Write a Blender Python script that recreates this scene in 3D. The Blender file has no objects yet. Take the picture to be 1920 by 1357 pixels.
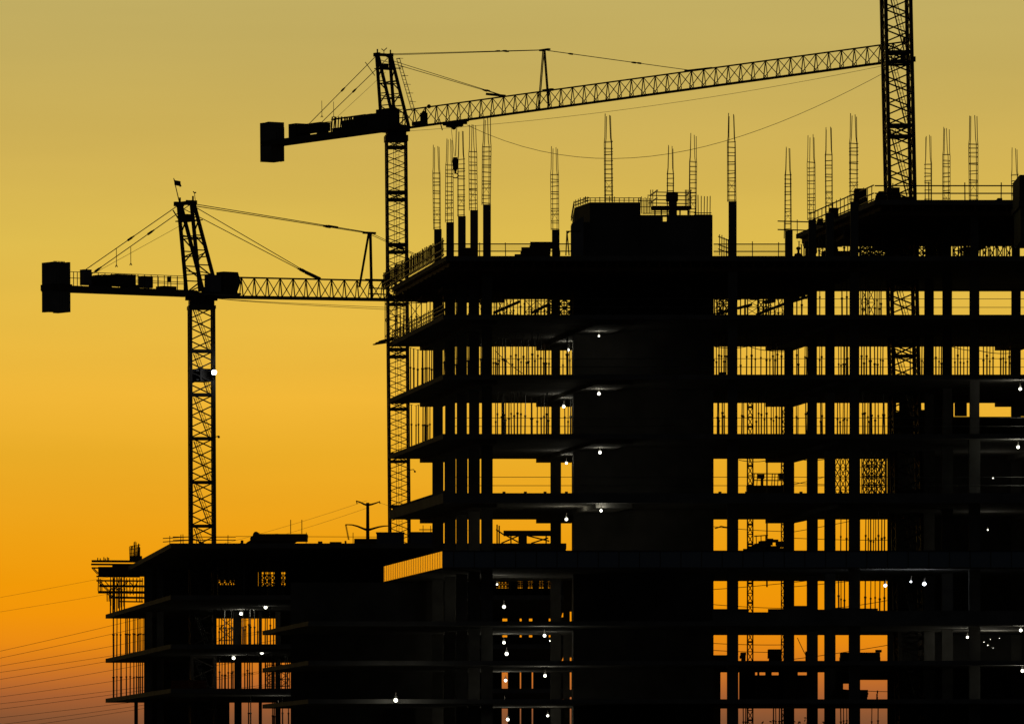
import bpy, math, random
from mathutils import Vector, Matrix
random.seed(7)
D = bpy.data
SC = bpy.context.scene
COL = SC.collection

# ------------------------------------------------------------------ camera
F, H, CX, CZ = 13890.0, 1480.0, 960.0, 12.0      # focal length in photo pixels, horizon row, centre column, eye height
cam = D.objects.new('camera', D.cameras.new('camera'))
COL.objects.link(cam)
cam.location = (0, 0, CZ)
cam.rotation_euler = (math.radians(90), 0, 0)
cam.data.sensor_width = 36.0
cam.data.lens = F / 1920.0 * 36.0
cam.data.shift_y = (H - 678.5) / 1920.0
cam.data.clip_start = 1.0
cam.data.clip_end = 30000.0
SC.camera = cam
SC.view_settings.view_transform = 'Standard'
SC.view_settings.look = 'None'
SC.view_settings.exposure = 0.0
SC.view_settings.gamma = 1.0
SC.render.film_transparent = False

# ------------------------------------------------------------------ sky (dusk glow in the west, dim blue in the east)
def lin(r, g, b):
    def f(c):
        c /= 255.0
        return c / 12.92 if c <= 0.04045 else ((c + 0.055) / 1.055) ** 2.4
    return (f(r), f(g), f(b), 1.0)

world = D.worlds.new('World'); SC.world = world; world.use_nodes = True
nt = world.node_tree; nt.nodes.clear()
N = nt.nodes.new; L = nt.links.new
out = N('ShaderNodeOutputWorld'); bg = N('ShaderNodeBackground')
tc = N('ShaderNodeTexCoord'); sep = N('ShaderNodeSeparateXYZ')
L(tc.outputs['Generated'], sep.inputs[0])
def maprange(src, a, b, c=0.0, d=1.0, smooth=False):
    m = N('ShaderNodeMapRange'); m.clamp = True
    if smooth: m.interpolation_type = 'SMOOTHSTEP'
    L(src, m.inputs[0])
    for i, v in zip((1, 2, 3, 4), (a, b, c, d)): m.inputs[i].default_value = v
    return m.outputs[0]
ramp = N('ShaderNodeValToRGB')
L(maprange(sep.outputs['Z'], 0.0, 0.12), ramp.inputs[0])
SKY = [(1480, (80, 50, 40)), (1400, (100, 62, 42)), (1347, (135, 84, 51)), (1305, (168, 96, 49)), (1271, (197, 111, 41)), (1240, (217, 124, 28)), (1207, (232, 137, 18)),
       (1150, (241, 148, 9)), (1095, (242, 154, 8)), (1005, (239, 161, 20)), (850, (235, 173, 40)), (745, (240, 182, 55)), (610, (232, 186, 67)),
       (450, (222, 187, 78)), (300, (210, 178, 84)), (100, (196, 172, 93)), (0, (194, 173, 98)), (-120, (184, 166, 100))]
els = ramp.color_ramp.elements
while len(els) > 1: els.remove(els[0])
for i, (y, c) in enumerate(SKY):
    t = (H - y) / F; s = t / math.sqrt(1 + t * t) / 0.12
    e = els[0] if i == 0 else els.new(s)
    e.position = s; e.color = lin(*c)
dusk = N('ShaderNodeValToRGB')
L(maprange(sep.outputs['Z'], 0.0, 1.0), dusk.inputs[0])
de = dusk.color_ramp.elements
de[0].position = 0.0; de[0].color = (0.0052, 0.0056, 0.0062, 1)
de[1].position = 1.0; de[1].color = (0.0035, 0.0043, 0.0058, 1)
# slow large-scale unevenness of thin haze near the horizon
noi = N('ShaderNodeTexNoise'); mp = N('ShaderNodeMapping')
mp.inputs['Scale'].default_value = (6, 6, 60)
L(tc.outputs['Generated'], mp.inputs[0]); L(mp.outputs[0], noi.inputs[0]); noi.inputs['Scale'].default_value = 2.0
noi.inputs['Detail'].default_value = 3.0
nv = maprange(noi.outputs[0], 0.25, 0.75, 0.965, 1.03)
mulc = N('ShaderNodeVectorMath'); mulc.operation = 'SCALE'
L(ramp.outputs[0], mulc.inputs[0]); L(nv, mulc.inputs['Scale'])
west = maprange(sep.outputs['Y'], 0.70, 0.955, smooth=True)
high = maprange(sep.outputs['Z'], 0.12, 0.55, 1.0, 0.0, smooth=True)
mul = N('ShaderNodeMath'); mul.operation = 'MULTIPLY'; L(west, mul.inputs[0]); L(high, mul.inputs[1])
mix = N('ShaderNodeMix'); mix.data_type = 'RGBA'
L(mul.outputs[0], mix.inputs['Factor']); L(dusk.outputs[0], mix.inputs['A']); L(mulc.outputs[0], mix.inputs['B'])
L(mix.outputs['Result'], bg.inputs['Color']); bg.inputs['Strength'].default_value = 1.0
L(bg.outputs[0], out.inputs[0])
# the sun is already below the horizon: the photograph is lit by the sky alone

# ------------------------------------------------------------------ materials
def mat(name, col, rough=0.8, metal=0.0, noise=0.0, nscale=1.0, bump=0.0):
    m = D.materials.new(name); m.use_nodes = True
    t = m.node_tree; b = t.nodes['Principled BSDF']
    b.inputs['Base Color'].default_value = (*col, 1); b.inputs['Roughness'].default_value = rough
    b.inputs['Metallic'].default_value = metal
    if noise > 0:
        tcn = t.nodes.new('ShaderNodeTexCoord'); n = t.nodes.new('ShaderNodeTexNoise')
        n.inputs['Scale'].default_value = nscale; n.inputs['Detail'].default_value = 6
        t.links.new(tcn.outputs['Object'], n.inputs[0])
        r = t.nodes.new('ShaderNodeValToRGB')
        r.color_ramp.elements[0].position = 0.3; r.color_ramp.elements[1].position = 0.7
        r.color_ramp.elements[0].color = (*[c * (1 - noise) for c in col], 1)
        r.color_ramp.elements[1].color = (*[min(1, c * (1 + noise)) for c in col], 1)
        t.links.new(n.outputs[0], r.inputs[0]); t.links.new(r.outputs[0], b.inputs['Base Color'])
        if bump > 0:
            bp = t.nodes.new('ShaderNodeBump'); bp.inputs['Strength'].default_value = bump
            t.links.new(n.outputs[0], bp.inputs['Height']); t.links.new(bp.outputs[0], b.inputs['Normal'])
    return m
M = dict(
    concrete=mat('concrete', (0.30, 0.29, 0.27), 0.9, 0, 0.25, 0.7, 0.2),
    rawwall=mat('board_marked_concrete', (0.19, 0.18, 0.165), 0.9, 0, 0.3, 0.5, 0.2),
    steel=mat('painted_steel', (0.10, 0.085, 0.07), 0.55, 0.0, 0.3, 3.0),
    rebar=mat('rusty_rebar', (0.16, 0.08, 0.045), 0.8, 0.3, 0.3, 8.0),
    galv=mat('galvanised_steel', (0.38, 0.38, 0.36), 0.45, 0.7, 0.2, 5.0),
    timber=mat('formwork_timber', (0.24, 0.16, 0.09), 0.85, 0, 0.3, 1.5),
    orange=mat('orange_mesh', (0.50, 0.13, 0.05), 0.9),
    hoard=mat('grey_hoarding', (0.32, 0.31, 0.34), 0.7, 0, 0.15, 0.6),
    facade=mat('blue_glass_cladding', (0.34, 0.42, 0.52), 0.3, 0.6),
    facade_side=mat('polished_metal_cladding', (0.88, 0.80, 0.74), 0.12, 1.0),
    green=mat('greenish_tarpaulin', (0.22, 0.27, 0.17), 0.8, 0, 0.3, 1.2),
    cabglass=mat('cab_glass', (0.10, 0.14, 0.12), 0.08),
    lampbody=mat('lamp_housing', (0.05, 0.05, 0.045), 0.6),
    cloth=mat('flag_cloth', (0.22, 0.05, 0.07), 0.9),
    skin=mat('skin', (0.35, 0.20, 0.14), 0.6), hat=mat('hard_hat', (0.6, 0.5, 0.1), 0.4),
    vest=mat('hi_vis_vest', (0.55, 0.25, 0.05), 0.8), trousers=mat('work_trousers', (0.06, 0.07, 0.10), 0.9),
    soil=mat('bare_soil', (0.14, 0.11, 0.08), 0.95, 0, 0.35, 0.05, 0.4),
    bird=mat('bird_feathers', (0.08, 0.08, 0.08), 0.9),
)
def emis(name, col, st):
    m = D.materials.new(name); m.use_nodes = True; t = m.node_tree
    b = t.nodes['Principled BSDF']; b.inputs['Base Color'].default_value = (0, 0, 0, 1)
    b.inputs['Emission Color'].default_value = (*col, 1); b.inputs['Emission Strength'].default_value = st
    return m
M['glow'] = emis('lit_bulb', (1.0, 0.97, 0.78), 5.0)
M['glow_blue'] = emis('lit_floodlight', (0.86, 0.93, 1.0), 9.0)
def netmat(name, col, cover):
    m = D.materials.new(name); m.use_nodes = True; t = m.node_tree; b = t.nodes['Principled BSDF']
    b.inputs['Base Color'].default_value = (*col, 1); b.inputs['Roughness'].default_value = 0.9
    b.inputs['Alpha'].default_value = cover
    return m
M['net'] = netmat('debris_netting', (0.45, 0.16, 0.06), 0.16)
M['densenet'] = netmat('dense_debris_netting', (0.40, 0.12, 0.05), 0.55)

# ------------------------------------------------------------------ helpers
def pt(x, y, Y):
    return Vector(((x - CX) * Y / F, Y, CZ + (H - y) * Y / F))
def wx(x, Y): return (x - CX) * Y / F
def wz(y, Y): return CZ + (H - y) * Y / F

class MB:
    def __init__(s): s.v = []; s.f = []
    def poly(s, vs, fs):
        n = len(s.v); s.v += [Vector(v) for v in vs]; s.f += [tuple(i + n for i in f) for f in fs]; return s
    def box(s, x0, x1, y0, y1, z0, z1):
        return s.poly([(x0, y0, z0), (x1, y0, z0), (x1, y1, z0), (x0, y1, z0), (x0, y0, z1), (x1, y0, z1), (x1, y1, z1), (x0, y1, z1)],
                      [(0, 3, 2, 1), (4, 5, 6, 7), (0, 1, 5, 4), (1, 2, 6, 5), (2, 3, 7, 6), (3, 0, 4, 7)])
    def bar(s, a, b, t, w=None):
        a = Vector(a); b = Vector(b); d = b - a
        if d.length < 1e-6: return s
        d.normalize(); up = Vector((0, 0, 1)) if abs(d.z) < 0.95 else Vector((1, 0, 0))
        r = d.cross(up).normalized() * ((w or t) / 2); u = r.cross(d).normalized() * (t / 2)
        vs = [a - r - u, a + r - u, a + r + u, a - r + u, b - r - u, b + r - u, b + r + u, b - r + u]
        return s.poly(vs, [(0, 3, 2, 1), (4, 5, 6, 7), (0, 1, 5, 4), (1, 2, 6, 5), (2, 3, 7, 6), (3, 0, 4, 7)])
    def tube(s, a, b, r, r2=None, n=8):
        a = Vector(a); b = Vector(b); d = (b - a).normalized(); r2 = r if r2 is None else r2
        up = Vector((0, 0, 1)) if abs(d.z) < 0.95 else Vector((1, 0, 0))
        p = d.cross(up).normalized(); q = p.cross(d)
        vs = [a + (p * math.cos(2 * math.pi * k / n) + q * math.sin(2 * math.pi * k / n)) * r for k in range(n)]
        vs += [b + (p * math.cos(2 * math.pi * k / n) + q * math.sin(2 * math.pi * k / n)) * r2 for k in range(n)]
        fs = [(k, (k + 1) % n, n + (k + 1) % n, n + k) for k in range(n)] + [tuple(range(n))[::-1], tuple(range(n, 2 * n))]
        return s.poly(vs, fs)
    def chain(s, pts, r, n=5):
        for a, b in zip(pts[:-1], pts[1:]): s.tube(a, b, r, n=n)
        return s
    def ball(s, c, r, n=10, m=7, zs=1.0):
        c = Vector(c); vs = [c + Vector((0, 0, -r * zs))]
        for j in range(1, m):
            a = math.pi * j / m
            vs += [c + Vector((r * math.sin(a) * math.cos(2 * math.pi * k / n), r * math.sin(a) * math.sin(2 * math.pi * k / n), -r * zs * math.cos(a))) for k in range(n)]
        vs.append(c + Vector((0, 0, r * zs))); top = len(vs) - 1
        fs = [(0, 1 + (k + 1) % n, 1 + k) for k in range(n)]
        for j in range(m - 2):
            b0 = 1 + j * n
            fs += [(b0 + k, b0 + (k + 1) % n, b0 + n + (k + 1) % n, b0 + n + k) for k in range(n)]
        b0 = 1 + (m - 2) * n
        fs += [(b0 + k, b0 + (k + 1) % n, top) for k in range(n)]
        return s.poly(vs, fs)
    def prism(s, pts, z0, z1):
        n = len(pts)
        vs = [(p[0], p[1], z0) for p in pts] + [(p[0], p[1], z1) for p in pts]
        fs = [(k, (k + 1) % n, n + (k + 1) % n, n + k) for k in range(n)] + [tuple(range(n))[::-1], tuple(range(n, 2 * n))]
        return s.poly(vs, fs)
    def build(s, name, material, parent=None, at=None, smooth=False):
        """world-space build: vertices are given in world metres; the object sits under parent (unrotated chain) """
        o0 = origin_of(parent) if parent is not None else (Vector(at) if at is not None else Vector((0, 0, 0)))
        return s.link(name, material, parent, o0, smooth)
    def local(s, name, material, parent, loc=(0, 0, 0), rz=0.0, smooth=False):
        o = s.link(name, material, parent, Vector((0, 0, 0)), smooth)
        o.location = loc; o.rotation_euler = (0, 0, rz); return o
    def link(s, name, material, parent, o0, smooth=False):
        me = D.meshes.new(name); me.from_pydata([tuple(v - o0) for v in s.v], [], s.f); me.materials.append(material); me.update()
        if smooth:
            for p in me.polygons: p.use_smooth = True
        o = D.objects.new(name, me); COL.objects.link(o)
        if parent is not None: o.parent = parent
        else: o.location = o0
        return o
def origin_of(o):
    v = Vector((0, 0, 0))
    while o is not None: v += Vector(o.location); o = o.parent
    return v
def tag(o, label, cat, group=None):
    o['label'] = label; o['category'] = cat
    if group: o['group'] = group
    return o
def empty(name, loc, label=None, cat=None, group=None, rz=0.0):
    o = D.objects.new(name, None); COL.objects.link(o); o.location = loc; o.rotation_euler = (0, 0, rz); o.empty_display_size = 0.5
    if label: tag(o, label, cat, group)
    return o
def dup(root, loc, label=None):
    r = root.copy(); COL.objects.link(r); r.location = loc
    if label: r['label'] = label
    kids = {}
    for ch in root.children: kids.setdefault(root, []).append(ch)
    for ch in list(root.children):
        c = ch.copy(); COL.objects.link(c); c.parent = r
        for g in list(ch.children):
            k = g.copy(); COL.objects.link(k); k.parent = c
    return r

# ------------------------------------------------------------------ setting: ground
g = MB(); gn = 24
R0 = 12000
vs = []; fs = []
for i in range(gn + 1):
    for j in range(gn + 1):
        x = -R0 + 2 * R0 * i / gn; y = -1500 + (R0 + 1500) * j / gn
        near = max(abs(x), abs(y - 450))
        vs.append((x, y, 0.0 if near < 1600 else random.uniform(-1.5, 1.2)))
for i in range(gn):
    for j in range(gn):
        a = i * (gn + 1) + j; fs.append((a, a + gn + 1, a + gn + 2, a + 1))
o = g.poly(vs, fs).build('ground', M['soil']); o['kind'] = 'structure'

# ------------------------------------------------------------------ tall unfinished building
YF, YB = 438.0, 465.0
EX = -0.134                                    # how far the oblique edges shift per metre of depth
def zf(Fy): return wz(Fy, YF)                  # deck level from the row of its front edge
T = 0.28
XL = wx(831, YF); XRr = 44.0
bldg = empty('unfinished_building', (12, 438, 0),
             'tall black unfinished concrete building with open floors and lamps, filling the right half', 'building')
def oblique(xl, xr, y0=YF, y1=YB, xr_oblique=False):
    return [(xl, y0), (xr, y0), (xr + (EX * (y1 - y0) if xr_oblique else 0), y1), (xl + EX * (y1 - y0), y1)]
decks = [(590, XL), (702, XL), (813, XL), (924, XL), (1056, XL)]
for Fy, xl in decks:
    th = T + (0.30 if Fy == 924 else 0)
    MB().prism(oblique(xl, XRr), zf(Fy) - th, zf(Fy)).build('floor_slab', M['concrete'], bldg)
MB().prism(oblique(XL + 0.15, XRr), zf(480) - T, zf(480)).build('roof_slab', M['concrete'], bldg)
XW = wx(1640, YF)
MB().prism(oblique(XW, XRr), zf(375) - T, zf(375)).build('upper_roof_slab', M['concrete'], bldg)
XP = wx(578, YF)
for Fy in (1164, 1238, 1310, 1385, 1460):
    MB().prism(oblique(XP, XRr), zf(Fy) - 0.26, zf(Fy)).build('parking_deck', M['concrete'], bldg)
# wide drop beams under the decks, running parallel to the oblique end
for Fy in (590, 702, 813, 924):
    zt = zf(Fy) - (T + (0.30 if Fy == 924 else 0)) - 0.001
    for a, b in ((787, 830), (1005, 1070), (1435, 1488), (1865, 1912)):
        xa, xb = wx(a, YB), wx(b, YB); sh = -EX * (YB - YF - 1.2)
        MB().prism([(xa + sh, YF + 1.2), (xb + sh, YF + 1.2), (xb, YB - 0.01), (xa, YB - 0.01)], zt - 0.24, zt).build('drop_beam', M['concrete'], bldg)
# columns: (photo column, row of the top of the rebar cage above it)
ZC = 40.0
COLS = [(821, 275), (844, 260), (866, 247), (889, 234), (913, 222), (1042, 276), (1143, 214), (1258, 276), (1300, 253), (1374, 214),
        (1479, 278), (1523, 255), (1556, 240), (1602, 216), (1742, 256), (1776, 240), (1827, 217), (1905, 280)]
CAGE_L = 5.15
def col_depth(yt): return ZC * F / (H - yt)
for k, (px, yt) in enumerate(COLS):
    Y = col_depth(yt); X = wx(px, Y); Y = max(Y, 439.3)
    if px in (1143, 1258, 1300): continue       # swallowed by the core wall
    m = MB()
    def seg(w, z0, z1): m.box(X - w / 2, X + w / 2, Y - w / 2, Y + w / 2, z0, z1)
    ztop = CZ + ZC - CAGE_L
    wl = 0.69 if px < 930 else 0.66
    lv = [0.0, zf(1460), zf(1385), zf(1310), zf(1238), zf(1164), zf(1056), zf(924), zf(813), zf(702), zf(590), zf(480)]
    for a, b in zip(lv[:-1], lv[1:]):
        w = wl if b <= zf(813) + 0.01 else (0.62 if px < 930 else 0.56)
        seg(w, a + (0.002 if a > 0 else 0), b - (T if b < zf(480) else T) - 0.002)
    seg(0.47, zf(480) + 0.002, ztop if px < 1650 else zf(375) - T - 0.002)
    m.build('column', M['concrete'], bldg)
# concrete core
core = MB()
cx0, cx1 = wx(1072, 462), wx(1338, 449)
core.box(cx0, cx1, 449, 462, 0, zf(480) + 0.2)
core.build('core_wall', M['rawwall'], bldg)
zc0 = zf(480) + 0.2
ca, cb, cc = wx(1070, 461.5), wx(1201, 449.1), wx(1336, 449.1)
ztA, ztB = wz(379, 449), wz(403, 449)
m = MB()
m.prism([(wx(1106, 449.15), 449.15), (cb, 449.15), (cb, 461.8), (ca + .1, 461.8), (wx(1077, 453.4), 453.4)], wz(416, 449), ztA)
m.prism([(wx(1094, 449.15), 449.15), (cb, 449.15), (cb, 461.8), (wx(1070, 461.8), 461.8), (wx(1070, 452.0), 452.0)], zc0, wz(416, 449) - .002)
m.build('core_head_wall', M['rawwall'], bldg)
hx0, hx1 = wx(1243, 449.1), wx(1252, 449.1); hz0, hz1 = wz(415, 449), wz(405, 449) - 0.02
m = MB()
m.box(cb + .003, hx0, 449.1, 449.6, zc0, ztB).box(hx1, cc, 449.1, 449.6, zc0, ztB)
m.box(hx0, hx1, 449.1, 449.6, zc0, hz0).box(hx0, hx1, 449.1, 449.6, hz1, ztB)
m.box(cb + .003, cb + 0.4, 449.6, 461, zc0, ztB).box(cc - 0.4, cc, 449.6, 461, zc0, ztB)
m.build('core_head_wall', M['rawwall'], bldg)
# pale hoarding on the left flank of the core head
MB().poly([pt(1070, 479, 448.9), pt(1094, 479, 448.9), pt(1094, 406, 448.9), pt(1071, 420, 448.9),
           pt(1070, 479, 449.1), pt(1094, 479, 449.1), pt(1094, 406, 449.1), pt(1071, 420, 449.1)],
          [(0, 1, 2, 3), (7, 6, 5, 4), (0, 4, 5, 1), (1, 5, 6, 2), (2, 6, 7, 3), (3, 7, 4, 0)]).build('grey_panel', M['hoard'], bldg)
# back and side walls that block the low storeys
def wallpx(a, b, y0, y1, Y=463.0, th=0.25, name='infill_wall', mt='rawwall'):
    return MB().box(wx(a, Y), wx(b, Y), Y, Y + th, wz(y0, Y), wz(y1, Y)).build(name, M[mt], bldg)
def lvl(lo, hi, extra=0.0):  # rows at depth 463 of the deck below and the soffit above
    s = YF / 463.0
    return H - (H - lo) * s - 0.5, H - (H - hi - 4) * s - 0.5 + extra
lv_pairs = [(813, 702), (924, 813), (1056, 934), (1164, 1056), (1238, 1164), (1310, 1238), (1385, 1310), (1460, 1385)]
for lo, hi in lv_pairs[1:]:
    y0, y1 = lvl(lo, hi); wallpx(1664, 1960, y0, y1)
    if lo > 1060: wallpx(545, 812, y0, y1 + (9 if lo == 1164 else 0))
y0, y1 = lvl(813, 702)
wallpx(1664, 1676, y0, y1); wallpx(1676, 1686, y0, 772); wallpx(1686, 1722, y0, y1); wallpx(1722, 1734, y0, 768); wallpx(1734, 1788, y0, y1)
wallpx(1788, 1960, y0, 781); wallpx(1790, 1813, 780, 754, 463.0, .2, 'infill_wall', 'hoard'); wallpx(1896, 1960, 780, y1 + 0)
for lo, hi in lv_pairs[5:8]:
    y0, y1 = lvl(lo, hi); wallpx(1336, 1351, y0, y1)
for lo, hi in lv_pairs[3:8]:
    y0, y1 = lvl(lo, hi); wallpx(1056, 1068.5, y0, y1); wallpx(1071.5, 1078, y0, y1)
wallpx(1068.5, 1071.5, 1146, 1087); wallpx(1068.5, 1071.5, 1232, 1188); wallpx(1068.5, 1071.5, 1306, 1292)
y0, y1 = lvl(1310, 1238); wallpx(1386, 1513, y0, 1265); wallpx(1386, 1416, y0, y1); wallpx(1420, 1424, 1270, y1); wallpx(1435, 1447, 1270, y1); wallpx(1460, 1496, 1270, y1); wallpx(1610, 1668, 1274, y1); wallpx(1562, 1581, y0, y1); wallpx(1581, 1600, y0, 1293)
wallpx(1581, 1600, 1281, y1)
y0, y1 = lvl(1164, 1056)
# spandrel upstand on the first parking deck
m = MB(); 
for a, b, yy in ((1336, 1384, 1141), (1384, 1404, 1141), (1404, 1440, 1147), (1440, 1484, 1141), (1484, 1532, 1135), (1532, 1560, 1142), (1560, 1606, 1139), (1606, 1646, 1140), (1646, 1960, 1144)):
    m.box(wx(a, YF + .3), wx(b, YF + .3) - 0.002, YF + .3, YF + .5, zf(1164) + .002, wz(yy, YF + .3))
m.build('parapet', M['concrete'], bldg)
# fascia band round the podium head
zb0, zb1 = wz(1064.5, YF), wz(1033.5, YF)
m = MB(); m.box(wx(831, YF) - 0.02, XRr, YF - 0.45, YF - 0.28, zb0, zb1)
m.build('fascia', M['facade'], bldg)
m = MB(); xs = wx(831, YF)
k = 0; x = xs + 0.6
while x < XRr:
    m.box(x, x + 0.05, YF - 0.475, YF - 0.452, zb0, zb1); x += 1.22
m.box(xs, XRr, YF - 0.48, YF - 0.452, zb1 - .03, zb1 + .05); m.box(xs, XRr, YF - 0.48, YF - 0.452, zb0 - .05, zb0 + .03)
m.build('fascia_mullions', M['steel'], bldg)
# the oblique end of the band: polished ribbed metal that mirrors the sunset
m = MB(); a0 = Vector((xs - 0.06, YF - 0.30, 0)); dd = Vector((EX, 1, 0)); nrm = Vector((-1, EX, 0)).normalized()
Lr = YB + 2.3 - YF
p0 = a0; p1 = a0 + dd * Lr
m.poly([(p0.x, p0.y, zb0 + .02), (p1.x, p1.y, zb0 + .02), (p1.x, p1.y, zb1), (p0.x, p0.y, zb1), (p0.x + .15, p0.y, zb0 + .02), (p1.x + .15, p1.y, zb0 + .02), (p1.x + .15, p1.y, zb1), (p0.x + .15, p0.y, zb1)],
       [(0, 3, 2, 1), (4, 5, 6, 7), (0, 1, 5, 4), (1, 2, 6, 5), (2, 3, 7, 6), (3, 0, 4, 7)])
m.build('side_fascia', M['facade_side'], bldg)
m = MB()
nr = 25
for k in range(nr + 1):
    c = p0 + dd * (Lr * k / nr) + nrm * 0.012
    m.poly([c + Vector((0, 0, zb0)) - dd * .10, c + Vector((0, 0, zb0)) + dd * .10, c + Vector((0, 0, zb1)) + dd * .10, c + Vector((0, 0, zb1)) - dd * .10,
            c - nrm * .02 + Vector((0, 0, zb0)) - dd * .10, c - nrm * .02 + Vector((0, 0, zb0)) + dd * .10, c - nrm * .02 + Vector((0, 0, zb1)) + dd * .10, c - nrm * .02 + Vector((0, 0, zb1)) - dd * .10],
           [(0, 3, 2, 1), (4, 5, 6, 7), (0, 1, 5, 4), (1, 2, 6, 5), (2, 3, 7, 6), (3, 0, 4, 7)])
M['rib'] = mat('brushed_rib', (0.84, 0.72, 0.60), 0.2, 1.0)
m.build('side_fascia_ribs', M['rib'], bldg)
# timber formwork under the two freshly poured roofs
def formwork(poly_x0, poly_x1, ztop, oblq=True, name='roof_formwork'):
    m = MB(); z1 = ztop - T - .002
    m.prism(oblique(poly_x0, poly_x1, YF + .35, YB - .2, True), z1 - 0.05, z1)
    y = YF + 1.0
    while y < YB:
        sx = EX * (y - YF)
        m.box(poly_x0 + sx, poly_x1 + sx, y, y + .16, z1 - .58, z1 - .33); y += 2.05
    x = poly_x0 + .2
    while x < poly_x1:
        sh = EX * (YB - YF)
        m.bar((x, YF + .4, z1 - .19), (x + sh, YB - .2, z1 - .19), .27, .09); x += .62
    for k in range(26):
        xx = random.uniform(poly_x0 + .5, poly_x1 - .5); y = random.uniform(YF + 12, YB - 3); sx = EX * (y - YF)
        m.bar((xx + sx, y, z1 - random.uniform(.55, .95)), (xx + sx + EX * 2.5, y + 2.5, z1 - random.uniform(.55, .85)), .22, random.uniform(.1, .9))
    return m.build(name, M['timber'], bldg)
formwork(XL + .2, XW, zf(480)); formwork(XW + .2, XRr, zf(375))
# row of short dowels along the edge of the fourth deck
m = MB()
for k in range(58):
    yy = YF + .3 + k * .45; x = XL + EX * (yy - YF) + .12
    m.box(x - .05, x + .05, yy, yy + .10, zf(924) + .002, zf(924) + .17)
m.build('edge_dowels', M['galv'], bldg)
m = MB()
for px in (945, 985, 1022, 1062, 1350, 1400, 1502, 1577, 1640):
    m.box(wx(px, YF + .2) - .09, wx(px, YF + .2) + .09, YF + .2, YF + .4, zf(924) + .002, zf(924) + .10)
m.build('edge_blocks', M['concrete'], bldg)
# safety cables along the open floor edges
for Fy in (590, 702, 813, 924):
    for dz in (.45, .95):
        m = MB(); m.tube((XL + .3, YF + .25, zf(Fy) + dz), (XRr - .3, YF + .25, zf(Fy) + dz), .017, n=4)
        m.build('safety_cable', M['galv'], bldg)
# stair tower against the right border
st = MB()
st.box(wx(1912, 425), wx(1912, 425) + 6, 425, 431, wz(375, 425), wz(328, 425))
st.box(wx(1910, 425), wx(1910, 425) + 6.5, 424.8, 431.2, wz(388, 425), wz(377, 425))
st.build('stair_tower_head', M['rawwall'], bldg)
m = MB().box(wx(1914, 425), wx(1914, 425) + 5.5, 425.2, 430.8, wz(452, 425), wz(388.2, 425)); m.build('stair_tower_wall', M['green'], bldg)
m = MB()
for k in range(12): m.box(wx(1912 + 3 * k, 424.9) - .02, wx(1912 + 3 * k, 424.9) + .02, 424.88, 424.97, wz(374, 425), wz(329, 425))
m.build('stair_tower_slats', M['steel'], bldg)

# ------------------------------------------------------------------ rebar cages above the columns
GC = 'rebar cages standing over the column heads'
def make_cage(label):
    r = empty('rebar_cage', (0, 0, 0), label, 'rebar cage', GC)
    w = .185; zs = 3.45
    for sx, sy, dx in ((-1, -1, .06), (1, -1, -.07), (-1, 1, .05), (1, 1, -.05)):
        b = MB(); off = .035 * sy
        p = [(sx * w + off, sy * w, -.03), (sx * w + off, sy * w, zs), (sx * w + dx * .6 + off, sy * w * .9, zs + .35), (sx * w + dx + off + random.uniform(-.012, .012), sy * w * .85, CAGE_L + random.uniform(-.05, .05))]
        b.chain(p, .021).local('vertical_bar', M['rebar'], r)
    tie = MB(); t = .026; ww = w + .025
    for a, b in (((-ww, -ww), (ww, -ww)), ((ww, -ww), (ww, ww)), ((ww, ww), (-ww, ww)), ((-ww, ww), (-ww, -ww))): tie.bar((a[0], a[1], 0), (b[0], b[1], 0), t, .02)
    t0 = tie.local('tie', M['rebar'], r)
    n = 14
    for k in range(n):
        tk = t0 if k == 0 else t0.copy()
        if k: COL.objects.link(tk); tk.parent = r
        tk.location = (0, 0, .12 + k * (3.33 / (n - 1)) + random.uniform(-.03, .03)); tk.rotation_euler = (random.uniform(-.05, .05), random.uniform(-.07, .07), 0)
    x = MB(); x.bar((-w, -w, .6), (w, -w, 1.2), .016).bar((w, -w, .6), (-w, -w, 1.2), .016).local('cross_tie', M['rebar'], r)
    return r
cage_labels = [
 'rebar cage at the far left end of the roof, first of the rising five', 'rebar cage second from the left in the rising row of five',
 'rebar cage in the middle of the rising row of five, beside the hanging crane hook', 'rebar cage fourth in the rising row of five on the left roof',
 'tallest rebar cage of the rising row of five, on the highest column stub', 'rebar cage alone on a short column stub left of the core block',
 'tall rebar cage rising from the left half of the core block', 'rebar cage directly behind the scaffold platform on the core', 
 'rebar cage at the right end of the scaffold platform on the core', 'tall rebar cage on the lone tall column right of the core block',
 'rebar cage with two rails crossing it where the upper roof begins', 'rebar cage at the low end of the slanting upper roof edge',
 'rebar cage over the middle of the slanting upper roof edge', 'tall rebar cage left of the right crane mast above the slanting edge',
 'rebar cage just right of the tall crane mast', 'rebar cage second to the right of the tall crane mast',
 'tall rebar cage third to the right of the tall crane mast', 'rebar cage close to the right border beside the stair tower']
cage0 = make_cage(cage_labels[0])
for k, (px, yt) in enumerate(COLS):
    Y = col_depth(yt); pxc = px - 1.5
    loc = (wx(pxc, Y), max(Y, 439.3), CZ + ZC - CAGE_L)
    o = cage0 if k == 0 else dup(cage0, loc, cage_labels[k])
    o.location = loc; o.scale = (1.0 + (.14 if px in (913, 1143, 1374, 1602, 1827) else 0), 1, 1); o.rotation_euler = (random.uniform(-.006, .006), random.uniform(-.007, .007), random.uniform(-.15, .15))
    for ch in o.children:
        if ch.name.startswith('tie'): ch.location.z += random.uniform(-.06, .06); ch.rotation_euler = (random.uniform(-.06, .06), random.uniform(-.10, .10), 0)
        elif ch.name.startswith('vertical'): ch.rotation_euler = (random.uniform(-.006, .006), random.uniform(-.009, .009), 0); ch.scale.z = random.uniform(.985, 1.015)

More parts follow.
